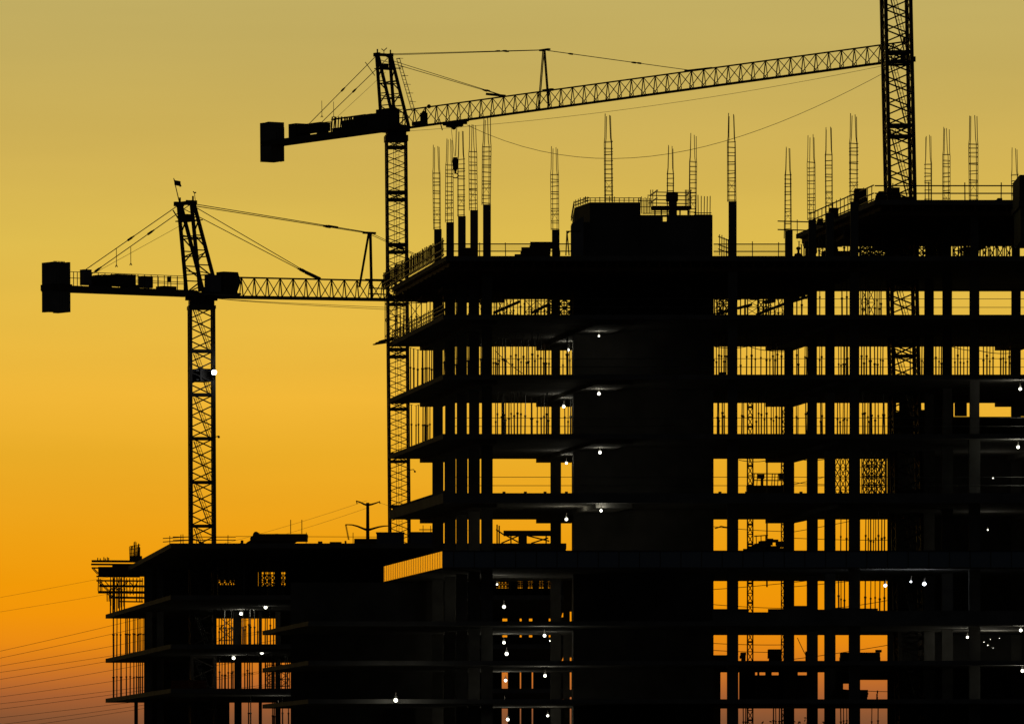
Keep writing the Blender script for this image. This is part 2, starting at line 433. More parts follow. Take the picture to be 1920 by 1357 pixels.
# ------------------------------------------------------------------ shoring posts
GP = 'shoring posts holding up the open floors'
pm = MB(); pm.tube((0, 0, .01), (0, 0, .60), .036, n=6).tube((0, 0, .58), (0, 0, .99), .026, n=6).tube((0, 0, .565), (0, 0, .60), .055, n=6)
pm.box(-.07, .07, -.07, .07, 0, .004).box(-.07, .07, -.07, .07, .992, .9985)
post0 = pm.link('shoring_post', M['galv'], None, Vector((0, 0, 0)))
post0['category'] = 'shoring post'; post0['group'] = GP
first = [True]; nposts = [0]
def post(px, Y, z0, z1, label, thick=1.0):
    if nposts[0] >= 298: return
    o = post0 if first[0] else post0.copy()
    if not first[0]: COL.objects.link(o)
    first[0] = False; nposts[0] += 1
    o.location = (wx(px, Y), Y, z0 + .002); o.scale = (thick, thick, z1 - z0 - .004)
    lean = .012; o.rotation_euler = (random.uniform(-lean, lean), random.uniform(-lean, lean), random.uniform(0, 6))
    o['label'] = label
def posts(pxs, lo, hi, label, drop=T, thick=()):
    for px in pxs:
        Y = random.uniform(461.5, 464) if px < 815 else random.uniform(450, 462)
        if px > 830 and px < 930: Y = random.uniform(455, 462)
        post(px, Y, zf(lo), zf(hi) - drop, label, (2.1 if px in thick else random.choice((1.1, 1.3, 1.45))))
S8, S7 = 'second storey from the top', 'third storey from the top'
posts((770, 776, 783, 791, 793.5, 797, 800.5, 804.5, 809), 702, 590, 'steel shoring post left of the end column row, '+S8, T + .24)
posts((832, 835.5), 702, 590, 'thin post between first and second end columns, '+S8)
posts((856, 878, 880.5, 902), 702, 590, 'thin post in the slits between the end columns, '+S8)
posts((925, 928.5, 932, 936, 943, 948, 958, 961, 967, 972, 977, 982, 987, 992, 998, 1003, 1008, 1014, 1019, 1023, 1029), 702, 590, 'steel shoring post in the wide bay left of the core, '+S8, T, (948, 1023))
posts((1055.5, 1064, 1069), 702, 590, 'steel shoring post between lone column and core, '+S8, T, (1064,))
posts((1338, 1343.5, 1348, 1352.5, 1357.5, 1361, 1365), 702, 590, 'steel shoring post in the first bay right of the core, '+S8)
posts((1389, 1399.5, 1409, 1416, 1426.5, 1437, 1443.5, 1450, 1453, 1458, 1465), 702, 590, 'steel shoring post in the second bay right of the core, '+S8, T + .0)
posts((1494, 1497.5, 1508.5, 1512.5), 702, 590, 'steel shoring post in the third bay right of the core, '+S8)
posts((1536.5, 1540.5), 702, 590, 'steel shoring post in the fourth bay right of the core, '+S8)
posts((1573, 1577, 1582.5, 1587, 1590), 702, 590, 'steel shoring post in the fifth bay right of the core, '+S8, T, (1582.5,))
posts((1615, 1620, 1624.5, 1632, 1640.5, 1645, 1650.5, 1655), 702, 590, 'steel shoring post in the sixth bay right of the core, '+S8, T, (1632,))
posts((1707, 1723, 1728, 1732, 1755, 1760, 1765), 702, 590, 'steel shoring post beyond the lattice mast, '+S8)
posts((1791, 1795.5, 1801, 1807, 1813.5), 702, 590, 'steel shoring post second bay from the right border, '+S8)
posts((1844, 1850.5, 1855.5, 1862, 1876, 1881, 1886, 1892, 1896), 702, 590, 'steel shoring post last bay before the right border, '+S8)
posts((767, 772, 780, 785, 793, 796.5, 799.5, 802.5, 806), 813, 702, 'steel shoring post left of the end column row, '+S7, T + .24)
posts((929.5, 932.5, 942, 945, 948, 954, 959, 964.5, 970, 976.5, 984, 997, 1007, 1015, 1020, 1024.5, 1028), 813, 702, 'steel shoring post in the wide bay left of the core, '+S7, T, (942, 945, 997))
posts((1059.5, 1064.5, 1070), 813, 702, 'steel shoring post between lone column and core, '+S7)
posts((1345, 1348.5, 1354.5, 1358), 813, 702, 'steel shoring post in the first bay right of the core, '+S7)
posts((1390.5, 1394.5, 1418, 1423, 1427.5, 1433, 1438, 1446, 1451, 1456, 1461, 1466), 813, 702, 'steel shoring post in the second bay right of the core, '+S7)
posts((1493.5, 1496, 1511.5, 1514), 813, 702, 'steel shoring post in the third bay right of the core, '+S7)
posts((1539, 1542), 813, 702, 'steel shoring post in the fourth bay right of the core, '+S7)
posts((1570, 1576, 1580, 1584, 1587.5), 813, 702, 'steel shoring post in the fifth bay right of the core, '+S7)
posts((1618, 1621.5, 1627, 1631, 1634, 1641, 1647, 1655, 1659), 813, 702, 'steel shoring post in the sixth bay right of the core, '+S7, T, (1631, 1634))
S9 = 'topmost storey under the left roof'
posts((742, 751, 757, 764, 772, 781, 790, 800, 806), 590, 480, 'shoring post near the tip of the '+S9, T + .6)
posts((832, 835, 856, 879, 903), 590, 480, 'shoring post between the end columns, '+S9, T + .6)
posts((926, 932, 937, 943, 950, 957, 963, 970, 976, 983, 992, 996, 1003, 1008, 1014, 1021, 1027, 1031), 590, 480, 'shoring post in the wide bay left of the core, '+S9, T + .6)
posts((1340, 1345, 1349, 1355, 1361, 1388, 1396, 1402, 1421, 1430, 1437, 1444, 1452, 1459, 1467), 590, 480, 'shoring post in the two bays right of the core, '+S9, T + .6)
posts((1494, 1503, 1537, 1579, 1588, 1617, 1623.5, 1630, 1640, 1644, 1648, 1652), 590, 480, 'shoring post under the wing, between its left columns, storey below the roofs')
S10 = 'storey under the upper roof'
posts((1498, 1503, 1507, 1536, 1542, 1583, 1590), 480, 375, 'shoring post near the slanting end, '+S10, T + .6)
posts((1613, 1620, 1627, 1633, 1640, 1648, 1655, 1662, 1672), 480, 375, 'shoring post left of the right crane mast, '+S10, T + .6)
posts((1722, 1731, 1755, 1762, 1790, 1797, 1803, 1808), 480, 375, 'shoring post right of the right crane mast, '+S10, T + .6)
posts((1838, 1843, 1848, 1856, 1863, 1871, 1879, 1887, 1893), 480, 375, 'shoring post in the last bay, '+S10, T + .6)
posts((1576, 1587), 1056, 924, 'steel shoring post in the fifth bay, storey just above the band', T + .3)
posts((1622.5, 1627.5, 1632.5, 1637, 1642, 1647.5, 1653, 1658), 1056, 924, 'steel shoring post in the sixth bay, storey just above the band', T + .3)
posts((1573, 1577, 1583), 1164, 1056, 'steel shoring post in the fifth bay, storey just below the band')
posts((1450, 1455, 1461, 1466), 1385, 1310, 'post in the second bay right of the core, bottom storey in view')
posts((1394, 1398), 1385, 1310, 'post beside the twin-mast platform, bottom storey in view')
posts((1577, 1582, 1588), 1385, 1310, 'post in the fifth bay right of the core, bottom storey in view')
posts((1634, 1646), 1385, 1310, 'post in the sixth bay right of the core, bottom storey in view')
posts((1622, 1632, 1641, 1649, 1658), 1164, 1056, 'steel shoring post in the sixth bay, storey just below the band')

# bundles that lean on the floor right under the left roof: inclined raking struts
GS = 'shoring frames with crossed braces'
def frame(px0, px1, Y, z0, z1, label, nx=1, nz=1, t=.05):
    r = empty('braced_scaffold', (wx((px0 + px1) / 2, Y), Y, z0), label, 'scaffold', GS)
    x0, x1 = wx(px0, Y), wx(px1, Y)
    for i in range(nx + 1):
        x = x0 + (x1 - x0) * i / nx
        MB().tube((x, Y, z0 + .003), (x, Y, z1 - .003), t * .55, n=6).build('upright', M['galv'], r)
    for j in range(nz + 1):
        z = z0 + .25 + (z1 - z0 - .5) * j / nz
        MB().tube((x0, Y + .05, z), (x1, Y + .05, z), t * .45, n=6).build('ledger', M['galv'], r)
    for i in range(nx):
        for j in range(nz):
            xa = x0 + (x1 - x0) * i / nx; xb = x0 + (x1 - x0) * (i + 1) / nx
            za = z0 + .25 + (z1 - z0 - .5) * j / nz; zb = z0 + .25 + (z1 - z0 - .5) * (j + 1) / nz
            MB().tube((xa, Y - .04, za), (xb, Y - .04, zb), t * .4, n=5).build('brace', M['galv'], r)
            MB().tube((xb, Y - .08, za), (xa, Y - .08, zb), t * .4, n=5).build('brace', M['galv'], r)
    return r
z9, z9t = zf(590), zf(480) - T - .6
frame(722, 745, 463.5, z9, z9t, 'crossed scaffold frame at the left tip of the topmost storey', 1, 2)
frame(766, 790, 463, z9, z9t, 'crossed scaffold frame left of the end columns, topmost storey', 1, 2)
frame(930, 962, 458, z9, z9t, 'crossed scaffold frame just right of the five end columns, topmost storey', 2, 2)
frame(985, 1026, 461, z9, z9t, 'crossed scaffold frame left of the lone column, topmost storey', 2, 3)
frame(1048, 1070, 456, z9, z9t, 'crossed scaffold frame between lone column and core, topmost storey', 1, 4, .09)
frame(1339, 1365, 460, z9, z9t, 'crossed scaffold frame against the right side of the core, topmost storey', 2, 3)
frame(1398, 1422, 459, z9, z9t, 'crossed scaffold frame beside the tall lone column, topmost storey', 1, 4)
frame(1436, 1470, 456, z9, z9t, 'crossed scaffold frame in the bay below the two crossing rails, topmost storey', 2, 2)
z6, z6t = zf(924), zf(813) - T
frame(1565, 1596, 456, z6, z6t, 'braced scaffold frame with one wide bay, fourth storey from the top', 3, 4, .075)
frame(1616, 1662, 452, z6, z6t, 'dense braced scaffold in the wide bay, front row, fourth storey', 5, 4, .07)
frame(1619, 1660, 459, z6, z6t, 'dense braced scaffold in the wide bay, rear row, fourth storey', 4, 5, .07)
z10, z10t = zf(480), zf(375) - T - .6
frame(1535, 1548, 458, z10, z10t, 'narrow braced frame near the slanting end under the upper roof', 1, 4)
frame(1612, 1660, 459, z10, z10t, 'braced frame left of the right crane mast under the upper roof', 4, 6, .09)
frame(1614, 1664, 455, z10, z10t, 'second braced frame left of the right crane mast, nearer the front', 3, 7, .09)
frame(1722, 1736, 457, z10, z10t, 'narrow braced frame just right of the crane mast under the upper roof', 1, 6, .09)
frame(1747, 1766, 459, z10, z10t, 'heavily braced dark frame between the columns right of the mast', 2, 8, .13)
frame(1787, 1816, 455, z10, z10t, 'leaning braced frame in the third bay right of the crane mast', 2, 3, .09)
frame(1838, 1898, 459, z10, z10t, 'long braced frame in the last bay under the upper roof', 4, 2, .08)

frame(1029, 1072, 460, z9, z9t, 'dense braced frame behind the lone column, topmost storey', 3, 4, .09)
frame(1344, 1368, 456, z9, z9t, 'second braced frame beside the core, nearer the front, topmost storey', 2, 4, .09)
frame(1422, 1441, 461, z9, z9t, 'narrow braced frame in the middle of the second bay, topmost storey', 2, 4, .09)
frame(1614, 1640, 458, z9, zf(480) - T, 'low braced frame left of the lattice mast, storey below the roofs', 2, 3, .06)
# sloping timber ramps seen as oblique dark lines on the topmost storey
def plank(px0, y0, px1, y1, Y, name, label, cat, th=.13, w=.8):
    a, b = pt(px0, y0, Y), pt(px1, y1, Y)
    m = MB(); m.bar(a, b, th, w); o = m.build(name, M['timber'], None, at=(a + b) / 2); o['kind'] = 'thing'; tag(o, label, cat, 'timber beams lying aslant on the topmost storey'); return o
plank(925, 587, 975, 565, 452, 'timber_beam', 'dark beam aslant right of the five end columns, topmost storey', 'beam')
plank(996, 587, 1030, 570, 450, 'timber_beam', 'dark beam aslant left of the lone column, topmost storey', 'beam')
plank(1345, 589, 1372, 580, 450, 'timber_beam', 'dark beam aslant right beside the core, topmost storey', 'beam')
plank(1383, 578, 1410, 571, 448, 'timber_beam', 'short dark beam aslant beside the tall lone column, topmost storey', 'beam')
plank(1418, 590, 1472, 569, 450, 'timber_beam', 'long dark beam aslant ending at the upper roof columns', 'beam')
plank(1484, 566, 1516, 556, 450, 'timber_beam', 'dark beam aslant under the low end of the upper roof', 'beam')

def festoon(pts_px, Y, label, r=.022):
    q = []
    for (a, ya), (b, yb) in zip(pts_px[:-1], pts_px[1:]):
        for k in range(9):
            f = k / 9; q.append(pt(a + (b - a) * f, ya + (yb - ya) * f + 4 * f * (1 - f) * (b - a) * .05, Y))
    q.append(pt(*pts_px[-1], Y))
    o = MB().chain(q, r, 4).build('hanging_cable', M['steel'], None, at=q[0]); tag(o, label, 'cable', 'loose cables strung through the open storeys')
festoon(((1340, 650), (1404, 649), (1440, 657), (1490, 656)), 452, 'loose cable strung under the slab right of the core, second storey from top')
festoon(((1785, 650), (1835, 657), (1905, 661)), 452, 'loose cable sagging in the last bays, second storey from top')
festoon(((1385, 862), (1440, 863), (1500, 861), (1550, 860)), 450, 'level cable under the slab right of the core, fourth storey from top')
festoon(((928, 657), (980, 700)), 455, 'hose slanting down in the wide bay, second storey from top')
festoon(((1495, 1195), (1512, 1230)), 455, 'hose drooping in the third bay over the second parking deck')
festoon(((1340, 990), (1352, 986), (1368, 988)), 452, 'short cable beside the core, storey above the band', .035)
bb = empty('board_bundle', pt(716, 641, 466), 'loose boards sticking out past the left tip of the topmost storey', 'board bundle')
for a, ya, b, yb in ((701, 646, 733, 637), (706, 643, 735, 635), (712, 640, 740, 632), (703, 645.5, 728, 642)):
    MB().bar(pt(a, ya, 466.5), pt(b, yb, 464), .06, .16).build('board', M['timber'], bb)
# ------------------------------------------------------------------ guard rails
GR = 'guard rails along the roof edges'
def rail(name, label, pts, hs, nposts_, ph, t=.05, net=None, netz=None, pt_=.05, group=GR):
    pts = [Vector(p) for p in pts]; r = empty(name, (pts[0] + pts[-1]) / 2, label, 'guard rail', group)
    for h in hs:
        up = Vector((0, 0, h)); m = MB()
        for a, b in zip(pts[:-1], pts[1:]): m.bar(a + up, b + up, t)
        m.build('rail', M['steel'], r)
    tot = sum((b - a).length for a, b in zip(pts[:-1], pts[1:]))
    for k in range(nposts_):
        d = tot * (k + .5) / nposts_ if nposts_ > 1 else tot / 2
        for a, b in zip(pts[:-1], pts[1:]):
            Ls = (b - a).length
            if d <= Ls: p = a + (b - a) * (d / Ls); break
            d -= Ls
        MB().bar(p + Vector((0, .04, .002)), p + Vector((random.uniform(-.02, .02), .04, ph + random.uniform(-.05, .08))), pt_).build('post', M['steel'], r)
    if net:
        m = MB(); z0, z1 = netz
        for a, b in zip(pts[:-1], pts[1:]):
            m.poly([a + Vector((0, .02, z0)), b + Vector((0, .02, z0)), b + Vector((0, .02, z1)), a + Vector((0, .02, z1))], [(0, 1, 2, 3)])
        m.build('net', M[net], r)
    return r
zr = zf(480)
rail('guard_rail', 'guard rail with netting along the front roof edge, from the end columns to the core', [(wx(826, 438.3), 438.3, zr), (wx(1070, 438.3), 438.3, zr)], (.30, .73), 5, .8, .06, 'net', (.30, .73))
rail('guard_rail', 'guard rail with netting on the front roof edge right of the core', [(wx(1338, 438.3), 438.3, zr), (wx(1484, 438.3), 438.3, zr)], (.29, .72), 3, .86, .06, 'net', (.0, .72))
rail('guard_rail', 'short guard rail turning inward beside the tall lone column', [pt(1347, 478, 442), pt(1368, 486, 447)], (.35, .62, 1.1), 5, 1.2, .05)
# oblique left edge of the roof: dense close-set uprights with brown netting
def edgept(y, Fy, inset=.12): return Vector((XL + EX * (y - YF) + inset, y, zf(Fy)))
rail('guard_rail', 'close-set slanting guard rail with brown netting along the left roof edge', [edgept(438.6, 480, .1), edgept(468.5, 480, .0)], (.12, .45, .95), 46, 1.15, .07, 'densenet', (.3, .95), .07)
rail('guard_rail', 'slanting guard rail along the left edge of the topmost storey', [edgept(438.6, 590), edgept(464.8, 590)], (.15, .4, .62), 30, .7, .05)
zu = zf(375)
rail('guard_rail', 'long two-rail guard along the front of the upper roof at right', [(wx(1640, 438.3), 438.3, zu), (wx(1911, 438.3), 438.3, zu)], (.41, .86), 4, 1.02, .07, pt_=.06)
def upedge(y, inset=.12): return Vector((XW + EX * (y - YF) + inset, y, zu))
rail('guard_rail', 'guard rail climbing the slanting left edge of the upper roof', [upedge(439), upedge(461)], (.12, .48, .95), 17, 1.0, .06)
rail('guard_rail', 'two loose rails sticking out over the low end of the upper roof', [pt(1458, 447, 464.2), pt(1532, 449, 464.2)], (.55, 1.08), 3, 1.15, .07)
rail('guard_rail', 'thin guard rail over the left half of the core block', [pt(1093, 379, 449.3), pt(1202, 379, 449.3)], (.10, .25), 12, .28, .04)
rail('guard_rail', 'guard rail leaning over the chamfered left corner of the core block', [(wx(1071, 453.6), 453.6, ztA - .9), (wx(1076, 453.2), 453.2, ztA), (wx(1104, 449.3), 449.3, ztA)], (.12, .3), 8, .4, .05, 'net', (.0, .3))
rail('guard_rail', 'tall thin guard rail between core halves, left of the scaffold platform', [pt(1196, 401, 449.4), pt(1222, 401, 449.4)], (.42, .78), 9, .98, .04)
rail('guard_rail', 'row of bare uprights on the right end of the core block', [pt(1301, 405, 449.4), pt(1334, 405, 449.4)], (.18, .06), 6, 1.2, .05)

# ------------------------------------------------------------------ scaffold platform on the core
wp = empty('scaffold_platform', (wx(1260, 451), 451, ztB), 'scaffold platform with thick deck around a square shaft on the core block', 'scaffold platform')
MB().box(wx(1254, 451), wx(1269, 451), 450.4, 451.4, ztB, wz(362, 451)).box(wx(1249, 451), wx(1271, 451), 450.2, 451.6, wz(377, 451), wz(364, 451)).build('shaft', M['timber'], wp)
MB().poly([pt(1223, 386, 450), pt(1296, 386, 450), pt(1297, 391, 450), pt(1291, 395, 450), pt(1222, 395, 450), pt(1221, 389, 450),
           pt(1223, 386, 453), pt(1296, 386, 453), pt(1297, 391, 453), pt(1291, 395, 453), pt(1222, 395, 453), pt(1221, 389, 453)],
          [(0, 1, 2, 3, 4, 5), (11, 10, 9, 8, 7, 6), (0, 6, 7, 1), (1, 7, 8, 2), (2, 8, 9, 3), (3, 9, 10, 4), (4, 10, 11, 5), (5, 11, 6, 0)]).build('deck', M['timber'], wp)
for y, a, b, Y in ((360.5, 1231, 1305, 453), (366.5, 1214, 1288, 449.9), (374.5, 1228, 1298, 453), (381, 1216, 1291, 449.9)):
    MB().bar(pt(a, y, Y), pt(b, y + 1, Y), .055).build('rail', M['galv'], wp)
for a, ya, b, yb in ((1219, 367, 1233, 357), (1221, 379, 1232, 371.5), (1288, 366, 1296, 357), (1290, 375, 1297, 371)):
    MB().bar(pt(a, ya, 449.8), pt(b, yb, 453.2), .07).build('rail', M['galv'], wp)
for px, Y in ((1220, 449.85), (1231, 453.1), (1224, 451.2), (1285, 449.85), (1290, 451), (1295, 453.1), (1294, 449.9), (1287, 453.1)):
    MB().bar(pt(px, 387, Y), pt(px, 356, Y), .05).build('upright', M['galv'], wp)
for px in (1228, 1240, 1275, 1290):
    MB().bar(pt(px, 403, 451), pt(px, 394, 451), .09).build('leg', M['steel'], wp)
MB().bar(pt(1254, 397, 450), pt(1222, 397.5, 450), .05).bar(pt(1254, 400, 450), pt(1205, 400.5, 450), .05).build('ledger', M['galv'], wp)

# gallows frame and material stacks on the roofs
gf = empty('gallows', pt(1064, 480, 441), 'small gallows-shaped steel frame left of the core block', 'gallows')
for a, ya, b, yb in ((1061, 479, 1063, 434), (1067, 479, 1063.5, 438), (1061.5, 434, 1090, 434), (1063, 438, 1068, 434)):
    MB().bar(pt(a, ya, 441), pt(b, yb, 441), .07).build('strut', M['steel'], gf)
GM = 'stacks of boards and panels on the roofs and decks'
def stack(px0, px1, y0, y1, Y, name, label, cat, layers=4, dep=1.6, mt='timber', jag=.1):
    r = empty(name, pt((px0 + px1) / 2, y0, Y), label, cat, GM)
    z0, z1 = wz(y0, Y), wz(y1, Y); h = (z1 - z0) / layers
    for k in range(layers):
        a, b = wx(px0, Y) + random.uniform(0, jag), wx(px1, Y) - random.uniform(0, jag)
        MB().box(a, b, Y + random.uniform(0, .1), Y + dep, z0 + k * h, z0 + (k + 1) * h - .012).build('board', M[mt], r)
    return r
stack(975, 1034, 482, 463, 440.5, 'panel_stack', 'long low stack of formwork panels left of the lone column stub', 'panel stack', 5)
stack(992, 1040, 463, 453, 440.6, 'panel_stack', 'shorter stack of panels topping the long low one', 'panel stack', 3)
stack(962, 978, 482, 476, 440.5, 'panel_stack', 'thin stack of boards at the left foot of the panel pile', 'panel stack', 2)
stack(862, 895, 482, 464, 443, 'panel_stack', 'stack of boards on the roof between the end columns', 'panel stack', 4)
stack(1036, 1052, 482, 466, 442, 'panel_stack', 'small stack right behind the lone column stub', 'panel stack', 3)
stack(1600, 1628, 386, 353, 444, 'crate', 'tall dark crate on the upper roof left of the crane mast', 'crate', 2)
stack(1555, 1575, 405, 389, 450, 'crate', 'small crate halfway along the slanting upper roof edge', 'crate', 3)
stack(1532, 1545, 419, 409, 454, 'crate', 'low crate at the lower part of the slanting roof edge', 'crate', 3)
stack(1662, 1690, 378, 351, 441, 'crate', 'dark crate at the foot of the right crane mast', 'crate', 2)
stack(1642, 1664, 378, 358, 440, 'crate', 'crate heap left of the foot of the right crane mast', 'crate', 4, jag=.25)
stack(1868, 1880, 376, 371, 440, 'crate', 'low wedge of boards on the upper roof near the right border', 'panel stack', 2)
stack(1576, 1651, 1239, 1222, 444, 'container', 'long low skip container on the second parking deck', 'container', 2, 2.0, 'steel', .05)
stack(1640, 1656, 1222, 1217, 444, 'container', 'small box standing on the right end of the skip container', 'box', 1, .6, 'steel')
stack(1643.5, 1647.5, 1311, 1293, 444, 'panel_stack', 'upright stack of panels on the third parking deck', 'panel stack', 3)
stack(1560, 1629, 1311, 1292, 443, 'panel_stack', 'wide stack of panels on the third parking deck', 'panel stack', 4)
stack(1388, 1400, 1239, 1222, 444, 'panel_stack', 'small stack by the hoist mast on the second parking deck', 'panel stack', 3)
stack(1510, 1513.5, 1239, 1220, 444, 'panel_stack', 'narrow upright bundle in the third bay on the second parking deck', 'panel stack', 2, .3, 'timber', .01)
stack(1440, 1466, 1239, 1216, 446, 'panel_stack', 'dark stack left of the third bay column, second parking deck', 'panel stack', 4)
stack(1332, 1370, 1239, 1227, 446, 'panel_stack', 'stack of boards beside the core on the second parking deck', 'panel stack', 4)
stack(1348, 1361, 704, 697, 446, 'panel_stack', 'small heap of offcuts beside the core, second storey from top', 'panel stack', 3)
stack(1509, 1533, 484, 452, 458, 'panel_stack', 'tall stack of panels at the low end under the upper roof', 'panel stack', 6)
stack(1550, 1572, 500, 452, 460, 'panel_stack', 'tall stack between two slanting-end columns under the upper roof', 'panel stack', 7)
stack(1594, 1612, 500, 452, 457, 'panel_stack', 'tall stack behind the column left of the crane mast, under the upper roof', 'panel stack', 7)
stack(1664, 1722, 500, 458, 461, 'panel_stack', 'broad tall stack behind the crane mast under the upper roof', 'panel stack', 7)
stack(1736, 1747, 500, 452, 461, 'panel_stack', 'narrow tall stack right of the crane mast under the upper roof', 'panel stack', 7)
stack(1752, 1776, 500, 463, 460, 'panel_stack', 'lower stack between the two columns right of the mast', 'panel stack', 6)
stack(1806, 1836, 500, 462, 461, 'panel_stack', 'stack left of the long last bay under the upper roof', 'panel stack', 6)
stack(1540, 1600, 497, 470, 461, 'panel_stack', 'long low stack behind the slanting-end columns', 'panel stack', 4)
# rubble heap and machine at the storey above the band
hp = MB()
for k in range(60):
    t = random.random(); x = 1402 + 66 * t; top = 1030 - 26 * min(1, t * 1.5) * (1 if t < .75 else .9)
    y = random.uniform(top + 4, 1040); s = random.uniform(.12, .4); c = pt(x, y, 448 + random.uniform(-1, 1))
    hp.box(c.x - s, c.x + s, c.y - s, c.y + s, c.z - s * .5, c.z + s * .5)
o = hp.build('rubble_heap', M['rawwall'], None, at=pt(1435, 1040, 448)); tag(o, 'jagged heap of rubble rising to the right, storey just above the band', 'rubble heap')
rail('guard_rail', 'bent hoop rail standing beside the rubble heap', [pt(1414, 1024, 450), pt(1440, 1022, 450)], (.15, .62), 3, .62, .06, group='rails inside the building')

# ------------------------------------------------------------------ twin-mast work platform behind the building
mc = empty('mast_climber', (wx(1437, 470), 470, 0), 'twin-mast climbing work platform seen through the bays right of the core', 'work platform')
def slim_mast(px, w, t, ztop):
    m = MB(); x = wx(px, 470)
    for sx in (-1, 1):
        for sy in (-1, 1): m.bar((x + sx * w, 470 + sy * w, 0), (x + sx * w, 470 + sy * w, ztop), t)
    z = .3; k = 0
    while z < ztop - .7:
        for sy in (-1, 1):
            m.bar((x - w, 470 + sy * w, z), (x + w, 470 + sy * w, z), t * (1.6 if k % 2 == 0 else .8)); m.bar((x - w, 470 + sy * w, z), (x + w, 470 + sy * w, z + .62), t * .6); m.bar((x + w, 470 + sy * w, z), (x - w, 470 + sy * w, z + .62), t * .6)
        z += .62; k += 1
    return m.build('mast', M['steel'], mc)
slim_mast(1406.5, .17, .075, wz(738, 470)); slim_mast(1468.5, .12, .055, wz(748, 470))
MB().box(wx(1400, 469), wx(1476, 469), 468.6, 470.0, wz(924, 469), wz(910, 469)).build('platform', M['steel'], mc)
MB().box(wx(1420, 468.5), wx(1433, 468.5), 468.0, 468.5, wz(898, 469), wz(890, 469)).build('motor_box', M['steel'], mc)
MB().box(wx(1426, 468.5), wx(1431, 468.5), 468.0, 468.5, wz(911, 469), wz(898, 469)).build('pedestal', M['steel'], mc)
MB().box(wx(1460, 468.5), wx(1471, 468.5), 468.0, 468.5, wz(900, 469), wz(888, 469)).build('motor_box', M['steel'], mc)
for y in (887.5, 900): MB().bar(pt(1412, y, 468.4), pt(1474, y + .6, 468.4), .06).build('rail', M['steel'], mc)
for px in (1413, 1419, 1447, 1452, 1458): MB().bar(pt(px, 911, 468.4), pt(px + 1.2, 887, 468.4), .055).build('rail_post', M['steel'], mc)
MB().bar(pt(1438, 1100, 468), pt(1438, 866, 468), .10).build('guide_post', M['galv'], mc)

# ------------------------------------------------------------------ lower unfinished building at left
AF, AB = 540.0, 600.0
def za(Fy): return wz(Fy, AF)
AXL = wx(320, AF); AXR = wx(1062, AF)
low = empty('low_unfinished_building', (wx(560, AF), AF, 0), 'lower black unfinished concrete building at the left, with propped open floors', 'building')
MB().prism([(AXL, AF), (AXR, AF), (AXR, AB), (AXL + EX * (AB - AF) * .8, AB)], za(1018) - .35, za(1018)).build('roof_slab', M['concrete'], low)
for Fy in (1115, 1207, 1290, 1375, 1460):
    MB().prism([(AXL, AF), (AXR, AF), (AXR, AB), (AXL + EX * (AB - AF), AB)], za(Fy) - .33, za(Fy)).build('floor_slab', M['concrete'], low)
def awall(a, b, y0, y1, Y=594.0):
    MB().box(wx(a, Y), wx(b, Y), Y, Y + .3, wz(y0, Y), wz(y1, Y)).build('infill_wall', M['rawwall'], low)
ALV = [(1115, 1018), (1207, 1115), (1290, 1207), (1375, 1290), (1460, 1375)]
for i, (lo, hi) in enumerate(ALV):
    s = AF / 594.0; y0 = H - (H - lo) * s; y1 = H - (H - hi - 9) * s
    awall(270, 404 if i < 3 else 430, y0, y1)
    awall(546, 931, y0, y1)
    for a, b in (((953, 971), (980, 990), (999, 1009), (1019, 1028), (1035, 1067)) if i == 0 else ((929, 942), (951, 974.5), (978, 992), (998, 1029), (1033, 1067)) if i == 1 else ((929, 941), (952, 974.8), (977, 997), (999.5, 1032.5), (1035, 1067)))    : awall(a, b, y0, y1)
    if i == 0: awall(404, 484, y0, 1096); awall(484, 546, y0, 1098); awall(404, 447, 1087, y1); awall(447, 484, 1096, y1); awall(536, 546, 1098, y1); awall(931, 1035, y0, 1102)
    if i == 1: awall(520, 546, y0, y1); awall(929, 1035, y0, 1194, 594.4)
    for px, w in ((279, .5), (300, .5), (446, .55), (488, .25), (521, .4)):
        Yc = 575.0
        MB().box(wx(px, Yc) - w / 2, wx(px, Yc) + w / 2, Yc, Yc + w, za(lo) + .002, za(hi) - .352).build('column', M['concrete'], low)
MB().prism([(AXL, AF - .02), (AXL + 2.6, AF - .02), (AXL + 2.6, AF + .3), (AXL, AF + .3)], za(1290) + .002, za(1290) + .6).build('orange_screen', M['densenet'], low)
# its props
GA = 'shoring posts in the lower building'
post0b = post0.copy(); post0b.data = post0.data
cnt = [0]
def aposts(pxs, lo, hi, label, Yr, thick=()):
    for px in pxs:
        o = post0b if cnt[0] == 0 else post0b.copy()
        COL.objects.link(o); cnt[0] += 1
        Y = random.uniform(*Yr)
        o.location = (wx(px, Y), Y, za(lo) + .002); k = 2.1 if px in thick else 1.5
        o.scale = (k, k, za(hi) - .33 - za(lo) - .004); o['label'] = label; o['group'] = GA
        o.rotation_euler = (0, random.uniform(-.008, .008), random.uniform(0, 6))
aposts((213, 219, 226, 236, 239, 243, 250, 253, 258, 261, 264, 268), 1207, 1115, 'shoring post at the open left end, second storey of the lower building', (594, 598.5), (213, 236, 243))
aposts((213, 219, 227, 237, 244, 251, 256, 260, 263, 267), 1290, 1207, 'shoring post at the open left end, third storey of the lower building', (594, 598.5), (213, 227))
aposts((207, 212, 215, 219, 224, 228, 233), 1115, 1018, 'shoring post under the stepped platforms of the lower building', (596, 599), (212,))
aposts((411, 416, 421, 425, 430, 434, 438, 455, 458, 461, 467, 470, 477, 483, 497, 501, 507, 513), 1207, 1115, 'shoring post in the middle bays, second storey of the lower building', (560, 590), (421, 467))
aposts((412, 416, 422, 428, 434, 437, 459, 464, 468, 473, 498, 502, 506, 510, 514, 518, 535, 539), 1290, 1207, 'shoring post in the middle bays, third storey of the lower building', (560, 590), (422, 510))
